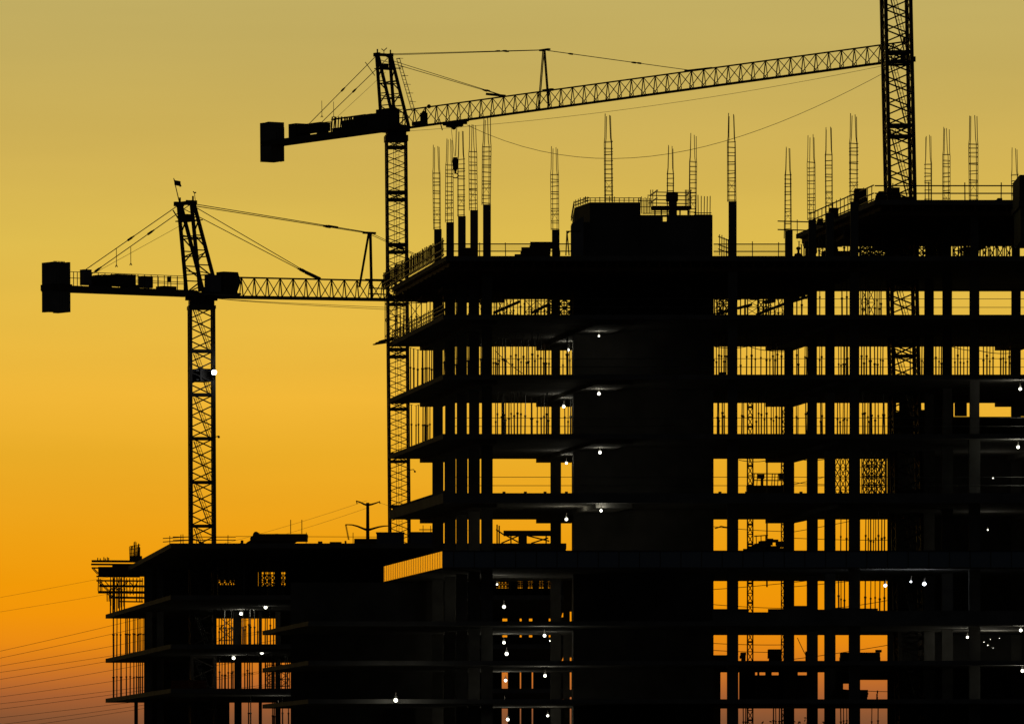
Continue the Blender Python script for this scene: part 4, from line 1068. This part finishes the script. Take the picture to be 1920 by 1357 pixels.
for px, r_ in ((178, .28), (184, .38), (190, .33), (196, .26), (201, .38), (205, .3)):
    u_ = c1.u(px, -.2); z_ = c1.z(524, u_); m.tube((u_, -.45, z_), (u_, .35, z_), r_, n=10)
m.box(c1.u(173, -.2), c1.u(207, -.2), -.3, .3, zdk(c1.u(190)) - .01, zdk(c1.u(190)) + .35)
c1.part(m, 'hoist_winch')
deck_rail(c1, c1.u(131, -.85), c1.u(152, -.85), -.85, zdk(c1.u(131)), 1.05, 3, zdk(c1.u(152)))
deck_rail(c1, c1.u(172, -.85), c1.u(345, -.85), -.85, zdk(c1.u(172)), 1.05, 14, zdk(c1.u(345)))
deck_rail(c1, c1.u(190, .85), c1.u(350, .85), .85, zdk(c1.u(190)), 1.05, 9, zdk(c1.u(350)))
# cabin
ca_, cb_ = c1.u(414, -1.7), c1.u(446, -1.7)
m = MB(); zc_a, zc_b = c1.z(551, ca_), c1.z(512, ca_)
m.poly([(ca_, -2.1, zc_a), (cb_ - .35, -2.1, zc_a), (cb_, -2.1, zc_b - .75), (cb_ - .25, -2.1, zc_b), (ca_, -2.1, zc_b),
        (ca_, -1.1, zc_a), (cb_ - .35, -1.1, zc_a), (cb_, -1.1, zc_b - .75), (cb_ - .25, -1.1, zc_b), (ca_, -1.1, zc_b)],
       [(0, 1, 2, 3, 4), (9, 8, 7, 6, 5), (0, 5, 6, 1), (1, 6, 7, 2), (2, 7, 8, 3), (3, 8, 9, 4), (4, 9, 5, 0)])
cab = c1.part(m, 'operator_cabin')
m = MB().poly([(cb_ - .5, -2.115, zc_a + .25), (cb_ - .33, -2.115, zc_a + .25), (cb_ - .04, -2.115, zc_b - .75), (cb_ - .25, -2.115, zc_b - .15), (cb_ - .5, -2.115, zc_b - .15)], [(0, 1, 2, 3, 4)])
m.local('cabin_window', M['cabglass'], cab)
dbx = MB().box(c1.u(389, -1.6), c1.u(409, -1.6), -2.0, -1.2, c1.z(551, 0, -1.6), c1.z(516, 0, -1.6)); c1.part(dbx, 'electrical_cabinet', 'hoard')
c1.part(MB().box(-.9, c1.u(446, -1.7), -2.15, -.85, zc_a - .16, zc_a - .003), 'cabin_walkway')
# stays of the left crane
uP1 = c1.u(692); zP1 = c1.z(438, uP1); f0 = c1.u(674), c1.u(697)
m = MB()
for v in (-.06, .06): m.bar((f0[0], v, zj(f0[0]) + .9), (uP1, v, zP1), .08); m.bar((f0[1], v, zj(f0[1])), (uP1 + .15, v, zP1), .11)
m.bar((uP1 - .5, 0, zP1), (uP1 + .6, 0, zP1), .16, .3); m.bar((f0[1] - .8, -.3, zj(f0[1]) + 1.45), (f0[1] + 1.5, -.3, zj(f0[1]) + 1.5), .14)
m.bar((f0[1] - .6, -.5, zj(f0[1]) + .35), (f0[1] + 1.6, -.5, zj(f0[1]) + .35), .09); m.bar((f0[1] - .6, -.5, zj(f0[1]) + .8), (f0[1] + 1.6, -.5, zj(f0[1]) + .8), .09)
c1.part(m, 'stay_post')
ut_ = c1.u(890); zt_ = zj(ut_) + 1.42
for v in (-.2, .2):
    stay(c1, Vector((apu1 + .3, v * 4, zap1 - (0 if v > 0 else .1))), Vector((uP1, v, zP1)), .065, (.77, .80) if v < 0 else (.785,))
    stay(c1, Vector((uP1, v, zP1)), Vector((ut_, v * .4, zt_)), .05, (.3,))
uq = c1.u(600); zq = zj(uq) + 1.48
for v in (-.85, .85): stay(c1, Vector((apu1 + .3, v, zap1 - .3)), Vector((c1.u(575), v * .12, c1.z(512, c1.u(575)))), .065, (.97,))
c1.part(MB().bar((c1.u(573), 0, c1.z(511, c1.u(573))), (uq, 0, zq), .22, .2), 'stay_anchor')
stay(c1, Vector((apu1, .88, zap1 - .1)), c1.p(159, 506, .85), .07, (.52,))
stay(c1, Vector((apu1, -.88, zap1 - .1)), c1.p(173, 512, -.85), .07, (.42, .95))
stay(c1, Vector((apu1, .3, zap1 - 1.6)), c1.p(176, 512, .3), .03)
for px, yt, yb in ((218.5, 464, 496), (245.5, 463, 493)):
    c1.part(MB().bar(c1.p(px, yt), c1.p(px, yb), .035).bar(c1.p(px, yb), c1.p(px - 2, yb + 4), .05).bar(c1.p(px, yb), c1.p(px + 2, yb + 4), .05), 'sling')
c1.part(MB().bar(c1.p(325, 394), c1.p(336, 412), .07), 'whip_antenna')
for ya, yb in ((560, 579), (560, 583)):
    pts = []
    for k in range(11):
        f = k / 10; px = 400 + 340 * f; u = c1.u(px); pts.append(Vector((u, -.3, c1.z(ya + (yb - ya) * (f ** .8), u))))
    c1.part(MB().chain(pts, .018, 4), 'hoist_rope', 'galv')
# flag, wind gauge with bird
fl = MB(); pa, pb = c1.p(337, 379), c1.p(326.5, 334)
fo = c1.part(fl.tube(pa, pb, .04, .03, n=6), 'flag_pole')
m = MB(); vs = []; fs = []
for i in range(9):
    for j in range(5):
        f, gq = i / 8, j / 4
        px = 328 + f * 12 + 2.2 * gq; y = 336.5 + gq * 11 + f * (5 if gq < .5 else 1.5 + 3 * math.sin(f * 3))
        q = c1.p(px, y); q.y += .14 * math.sin(f * 7 + gq * 2); vs.append(q)
for i in range(8):
    for j in range(4): a = i * 5 + j; fs.append((a, a + 5, a + 6, a + 1))
m.poly(vs, fs); o = m.local('flag', M['cloth'], fo); sd = o.modifiers.new('thickness', 'SOLIDIFY'); sd.thickness = .03
c1.part(MB().bar(c1.p(367, 377), c1.p(365.3, 362), .035).bar(c1.p(363, 359), c1.p(365.3, 362), .06).bar(c1.p(365.3, 362), c1.p(368, 361), .09), 'wind_gauge')
for px in (351, 362): c1.part(MB().tube(c1.p(px, 381), c1.p(px, 375), .08, n=8), 'warning_lamp')
# mid-mast cabinet and fittings
c1.part(MB().box(-.62, .55, -.75, .55, c1.z(716), c1.z(692)).box(-.9, .9, -.6, .6, c1.z(714.5), c1.z(712)).box(-.9, .9, -.6, .6, c1.z(697), c1.z(694)), 'mast_cabinet')
c1.part(MB().bar(c1.p(403, 819), c1.p(409, 817), .06).ball(c1.p(409, 819), .1), 'mast_fitting')

# ---- right crane: only its mast is in view
c3 = Crane(1687, 455, -.6, -.8, 'thick lattice mast of a tower crane standing inside the right roof', .0216, 50)
tall = CZ + (H + 40) * 455 / F
build_mast(c3, tall, 1.76, 4.49, .205, .085, 6, .72, True, 'slant', math.radians(6.5), .17)

# ------------------------------------------------------------------ lamps
GL = 'work lamps glowing on the dark floors'
def lamp_proto():
    r = empty('work_lamp', (0, 0, 0), '', 'work lamp', GL)
    MB().tube((0, 0, .14), (0, 0, .26), .10, .05, n=10).local('housing', M['lampbody'], r)
    MB().bar((0, 0, .26), (0, 0, .42), .03).local('hanger', M['steel'], r)
    MB().ball((0, 0, 0), .105, 12, 8).local('bulb', M['glow'], r, smooth=True)
    return r
lp = lamp_proto(); used = [False]
def lamp(px, y, Y, label, power=40, size=1.0, col=(1, .95, .76)):
    loc = pt(px, y, Y)
    o = lp if not used[0] else dup(lp, loc)
    used[0] = True; o.location = loc; o['label'] = label; o.scale = (size, size, size)
    ld = D.lights.new('bulb_light', 'POINT'); ld.energy = power; ld.color = col; ld.shadow_soft_size = .13
    lo = D.objects.new('bulb_light', ld); COL.objects.link(lo); lo.parent = o; lo.location = (0, -.24, .06)
    return o
def under(Fy, y, extra=T, frac=16): # depth at which a lamp hangs just under the deck whose front edge is at row Fy
    zlamp = zf(Fy) - extra - .52
    return min(463.0, max(439.2, (zlamp - CZ) * F / (H - y)))
MAIN = [
 (1065, 656, 590, .24, 'lit lamp left of the core, second storey from the top'), (1057, 762, 702, .24, 'lit lamp left of the core, third storey from the top'),
 (1062, 868, 813, .24, 'lit lamp left of the core, fourth storey from the top'), (1062, 973, 924, .54, 'lit lamp left of the core, storey above the band'),
 (1123, 630, 590, 0, 'small dim lamp on the core face, highest of its column'), (1123, 738, 702, 0, 'lit lamp on the core face, third storey from the top'),
 (1125, 848, 813, 0, 'lit lamp on the core face, fourth storey from the top'), (1127, 957, 924, .3, 'lit lamp on the core face, storey above the band'),
 (1913, 729, 702, 0, 'lit lamp at the right border, third storey from the top'), (1909, 838, 813, 0, 'lit lamp at the right border, fourth storey from the top'),
 (1021, 1191, 1164, 0, 'bright lamp under the first parking deck, centre'), (1022, 1266, 1238, 0, 'bright lamp under the second parking deck, centre'),
 (1027, 1341, 1310, 0, 'bright lamp under the third parking deck, centre'),
 (945, 1204, 1164, 0, 'lamp under the first parking deck, left of the centre one'), (948, 1275, 1238, 0, 'lamp under the second parking deck, left of the centre one'),
 (1914, 1181, 1164, 0, 'lit lamp at the right border under the first parking deck'), (1814, 1194, 1164, 0, 'lit lamp under the first parking deck, inward from the right border'),
 (1917, 1257, 1238, 0, 'lit lamp at the right border under the second parking deck')]
for px, y, Fy, ex, lab in MAIN:
    Y = under(Fy, y, T + ex)
    pw = {630: 1.5, 656: 6, 762: 4, 868: 4, 973: 10, 729: 13, 838: 13, 1191: 8, 1266: 7, 1341: 7, 957: 2, 1257: 7}.get(y, 3)
    lamp(px, y, Y, lab, pw, {630: .5, 656: .8, 868: .7, 957: .75, 1194: .7, 1341: .7}.get(y, .85), random.choice(((1, .95, .76), (1, .9, .62), (.98, 1, .8))))
for px, y, Y, lab, pw, sz in ((945, 1137, 456, 'lamp just below the band, top of its left column', 5, .95), (950, 1225, 462, 'lamp close below its twin, under the first parking deck', 5, 1),
                              (946, 1317, 461, 'lamp under the second parking deck, below the left ones', 5, 1), (952, 1348, 458, 'lamp at the bottom border under the third parking deck', 5, .9),
                              (742, 1312, 437.0, 'single lamp low down in the dark podium at left', 4, 1.1)):
    lamp(px, y, Y, lab, pw, sz)
for px, y, lab in ((1857, 1198, 'upper right'), (1845, 1203, 'upper left'), (1862, 1214, 'lowest'), (1874, 1196, 'rightmost'), (1852, 1209, 'lower left')):
    lamp(px, y, 452, f'tiny bulb, {lab} of a cluster under the first parking deck near the right border', .12, random.choice((.13, .17, .24)))
lamp(1862, 896, 455, 'tiny bulb alone in the dark fourth storey near the right border', .2, .3)
lamp(1852, 993, 452, 'tiny bulb in the dark storey above the band near the right border', .3, .35)
lamp(932, 1095, 452, 'small bulb at the top left corner below the band', .5, .5)
lamp(1031, 1201, 455, 'tiny bulb just right of the bright lamp under the first parking deck', .1, .3)
for px, y, Y, lab in ((498, 1138, 560, 'upper right lamp of two on the second storey of the lower building'), (452, 1150, 570, 'lower left lamp of two on the second storey of the lower building'),
                      (491, 1223, 556, 'upper right lamp of two on the third storey of the lower building'), (438, 1233, 566, 'lower left lamp of two on the third storey of the lower building'),
                      (522, 1324, 556, 'lamp on the fourth storey of the lower building')):
    lamp(px, y, Y, lab, 8, 1.15)
def flood(px, y, Y, label, r=.2, power=20, dirx=0):
    e = empty('floodlight', pt(px, y, Y), label, 'floodlight', 'cool white floodlights')
    c = pt(px, y, Y)
    MB().tube(c + Vector((0, .02, 0)), c + Vector((0, .25, 0)), r, r * .7, n=14).build('housing', M['lampbody'], e)
    MB().tube(c + Vector((0, -.06, 0)), c + Vector((0, .018, 0)), r * .94, n=16).build('lens', M['glow_blue'], e)
    MB().bar(c + Vector((-.02, .15, 0)), c + Vector((-.35 if dirx < 0 else .05, .15, .1 if dirx < 0 else .35)), .05).build('bracket', M['steel'], e)
    ld = D.lights.new('flood_light', 'POINT'); ld.energy = power; ld.color = (.86, .93, 1); ld.shadow_soft_size = .15
    lo = D.objects.new('flood_light', ld); COL.objects.link(lo); lo.parent = e; lo.location = (0, -.3, 0)
flood(401.5, 698, 568.4, 'white floodlight shining on the side of the left crane mast', .21, 15, -1)
flood(1733, 1094, 440.5, 'floodlight hanging just below the band near the right', .11, 6)
flood(1660, 1097, 440.5, 'floodlight below the band at the edge of the last lit bay', .09, 5)
flood(1708, 1090, 441, 'tiny faint floodlight between the two below the band', .055, 2)

# ------------------------------------------------------------------ power pole and lines
pp = empty('power_pole', (wx(689.5, 780), 780, 0), 'steel power pole with two pairs of upswept arms behind the low roof', 'power pole')
MB().tube(pt(689.5, 1460, 780), pt(689.5, 942, 780), .36, .17, n=10).build('pole', M['steel'], pp)
def arm(pts, r0, r1):
    m = MB(); q = [pt(x, y, 780) for x, y in pts]; n = len(q) - 1
    for k in range(n): m.tube(q[k], q[k + 1], r0 + (r1 - r0) * k / n, r0 + (r1 - r0) * (k + 1) / n, n=8)
    m.build('crossarm', M['steel'], pp)
arm(((688, 946), (684, 945.5), (676, 941.5), (667.5, 938.5)), .12, .055); arm(((691, 946), (696, 945.5), (704, 943), (712.5, 940)), .12, .055)
arm(((688, 993), (682, 991), (670, 986), (660, 983.5), (647.5, 983)), .13, .05); arm(((691, 993), (698, 991), (710, 987.5), (720, 985.8), (732, 985.2)), .13, .05)
for a, ya, b, yb in ((648.5, 984, 654, 1012),): 
    m = MB(); A_, B_ = pt(a, ya, 780), pt(b, yb, 780); m.tube(A_, B_, .03, n=5)
    for k in range(14): c = A_.lerp(B_, k / 14); m.tube(c, c + Vector((0, 0, -.05)), .11, n=7)
    m.build('insulator_string', M['steel'], pp)
for px in (668.5, 711.5): MB().tube(pt(px, 939, 780), pt(px + 1, 944, 780), .06, n=6).build('insulator', M['steel'], pp)
GW = 'power lines crossing the lower left sky'
def wire(x0, y0, x1, y1, Y0, Y1, label, sag=2.0, r=.028, group=GW):
    pts = []
    for k in range(13):
        f = k / 12; Y = Y0 + (Y1 - Y0) * f; pts.append(pt(x0 + (x1 - x0) * f, y0 + (y1 - y0) * f + sag * 4 * f * (1 - f), Y))
    o = MB().chain(pts, r, 4).build('power_line', M['steel'], None, at=pts[6]); tag(o, label, 'power line', group)
ords = ['topmost', 'second', 'third', 'fourth', 'fifth', 'sixth', 'seventh', 'eighth', 'ninth', 'tenth', 'eleventh', 'lowest']
W0 = [1218, 1231, 1246, 1258, 1271, 1289, 1304, 1317, 1327, 1343, 1356, 1365]; W1 = [1168, 1184, 1207, 1225, 1234, 1252, 1273, 1291, 1298, 1317, 1326, 1333]
for k, (a, b) in enumerate(zip(W0, W1)):
    s = (b - a) / 205.0
    wire(-60, a - s * 60 * 1.05, 545, b + s * 340 * .95, 760, 860, f'{ords[k]} thin power line of the twelve rising at the lower left', 3, .019)
for k, (a, b, lab) in enumerate(((1119, 1085, 'faint upper power line left of the stepped platforms, higher one'), (1146, 1116, 'faint upper power line left of the stepped platforms, lower one'))):
    s = (b - a) / 180.0; wire(-60, a - s * 60, 330, a + s * 330, 1000, 1100, lab, 1, .016)
for (a, ya, lab) in ((300, 1047, 'faint power line rising to the top left arm of the pole'), (300, 1062, 'faint power line passing just below the top arms of the pole')):
    wire(a, ya, 688, 938 + (14 if ya > 1050 else 0), 900, 782, lab, 6, .014)
wire(712, 942, 900, 1000, 780, 700, 'faint power line leaving the right top arm of the pole', 2, .014)
WR = [(1330, 986, 1470, 996, 'line through the first bays just above the band'), (1480, 910, 1670, 860, 'line rising through bays of the fourth storey'), (1480, 903, 1560, 908, 'short line in the third bay, fourth storey'),
      (1480, 998, 1680, 958, 'upper line rising through bays above the band'), (1480, 1008, 1680, 1012, 'level line through bays above the band'), (1330, 1132, 1480, 1140, 'low line through the first bays under the band'),
      (1330, 1105, 1540, 1085, 'line rising through the first bays under the band'), (1480, 1100, 1680, 1078, 'line rising through the third bay under the band'), (1560, 1140, 1680, 1122, 'line rising through the sixth bay under the band'),
      (1330, 1205, 1480, 1208, 'upper level line above the second parking deck'), (1330, 1218, 1480, 1222, 'lower level line above the second parking deck'), (1480, 1236, 1680, 1206, 'line rising above the second parking deck'),
      (1560, 1290, 1680, 1296, 'level line above the third parking deck')]
for a, ya, b, yb, lab in WR: wire(a, ya, b, yb, 640, 640, 'thin power ' + lab, 1.5, .026, 'power lines seen through the building')

# ------------------------------------------------------------------ trees glimpsed through the lowest bays
M['bark'] = mat('bark', (0.10, 0.07, 0.05), 0.95, 0, 0.3, 4.0)
M['leaf'] = mat('dark_foliage', (0.06, 0.08, 0.035), 0.8, 0, 0.4, 0.6)
def tree(px, ytop, Y, wid, label):
    base = Vector((wx(px, Y), Y, 0)); top = wz(ytop, Y); r = empty('tree', base, label, 'tree', 'trees behind the building')
    m = MB(); m.tube((0, 0, 0), (0.1, 0, top * .45), .34, .2).tube((.1, 0, top * .45), (-.1, .1, top * .85), .2, .06)
    for k in range(7):
        a = random.uniform(0, 6.28); z = top * random.uniform(.3, .6); m.tube((0, 0, z), (math.cos(a) * wid * .6, math.sin(a) * wid * .6, z + top * .22), .1, .03, n=6)
    m.local('trunk', M['bark'], r)
    vs = []; fs = []; cl = [(random.gauss(0, wid * .36), random.gauss(0, wid * .36), top * random.uniform(.38, .93)) for _ in range(26)]
    for k in range(2600):
        c = random.choice(cl); sp = .75 if c[2] < top * .8 else .45
        p = Vector((c[0] + random.gauss(0, sp), c[1] + random.gauss(0, sp), min(top + .2, c[2] + random.gauss(0, sp * .8))))
        u = Vector((random.gauss(0, 1), random.gauss(0, 1), random.gauss(0, 1))).normalized() * .16; w = u.orthogonal().normalized() * .10
        n = len(vs); vs += [p - u, p + w, p + u, p - w]; fs.append((n, n + 1, n + 2, n + 3))
    MB().poly(vs, fs).local('crown', M['leaf'], r)
for px, yt, Y, w, lab in ((1424, 1340, 620, 2.2, 'dark treetop behind the twin-mast platform at the bottom'), (1504, 1334, 640, 3.0, 'dark treetop in the third bay at the bottom'),
                          (1580, 1352, 640, 2.4, 'low treetop in the fifth bay at the bottom'), (1628, 1331, 650, 3.4, 'dark treetop filling the left of the sixth bay at the bottom'),
                          (1655, 1336, 660, 3.0, 'dark treetop at the right of the sixth bay at the bottom')):
    tree(px, yt, Y, w, lab)

# ------------------------------------------------------------------ worker on the roof
def worker(px, Y, zfoot, label):
    base = Vector((wx(px, Y), Y, zfoot)); r = empty('person', base, label, 'person')
    V = [((0, 0, .98), .14), ((0, 0, 1.15), .13), ((0, .01, 1.35), .16), ((0, .01, 1.47), .075), ((0, -.01, 1.56), .065), ((0, -.02, 1.66), .095), ((0, -.02, 1.73), .085),
         ((.19, 0, 1.42), .06), ((.25, -.05, 1.15), .045), ((.17, -.22, .98), .035), ((.14, -.28, .95), .028),
         ((-.19, 0, 1.42), .06), ((-.25, -.05, 1.15), .045), ((-.17, -.22, .98), .035), ((-.14, -.28, .95), .028),
         ((.10, 0, .90), .10), ((.12, -.02, .50), .065), ((.13, .02, .09), .045), ((.14, -.14, .04), .035),
         ((-.10, 0, .90), .10), ((-.12, .02, .50), .065), ((-.13, .05, .09), .045), ((-.14, -.11, .04), .035)]
    E = [(0, 1), (1, 2), (2, 3), (3, 4), (4, 5), (5, 6), (2, 7), (7, 8), (8, 9), (9, 10), (2, 11), (11, 12), (12, 13), (13, 14), (0, 15), (15, 16), (16, 17), (17, 18), (0, 19), (19, 20), (20, 21), (21, 22)]
    for side, hb in ((1, 10), (-1, 14)):
        hx, hy, hz = V[hb][0]
        for q, (dx, dl) in enumerate(((-.03, .07), (-.01, .08), (.012, .075), (.032, .06), (-.045 * side, .045))):
            n = len(V); V.append(((hx + dx, hy - .045, hz - .01), .011)); V.append(((hx + dx * 1.1, hy - .045 - dl * .6, hz - .03 - dl * .4), .009)); E += [(hb, n), (n, n + 1)]
    me = D.meshes.new('body'); me.from_pydata([v for v, _ in V], E, []); o = D.objects.new('body', me); COL.objects.link(o); o.parent = r
    me.materials.append(M['trousers'])
    sk = o.modifiers.new('skin', 'SKIN'); sk.use_smooth_shade = True
    for k, (_, rr) in enumerate(V): me.skin_vertices[0].data[k].radius = (rr, rr)
    me.skin_vertices[0].data[0].use_root = True
    o.modifiers.new('sub', 'SUBSURF').levels = 1; o.modifiers['sub'].render_levels = 1
    MB().ball((0, -.03, 1.76), .145, 12, 8, .75).tube((0, -.06, 1.735), (0, -.06, 1.75), .17, n=12).local('hard_hat', M['hat'], r, smooth=True)
    MB().tube((0, .005, 1.02), (0, .01, 1.40), .20, .215, n=12).local('vest', M['vest'], r, smooth=True)
    MB().ball((0, -.12, 1.64), .018).local('nose', M['skin'], r)
worker(1497, 456, zf(480), 'person in a hard hat standing under the low end of the upper roof')

nl = sum(1 for o in D.objects if o.parent is None)
print('POSTS', nposts[0]); print('top level', nl, 'posts', nposts[0], cnt[0], 'objects', len(D.objects))
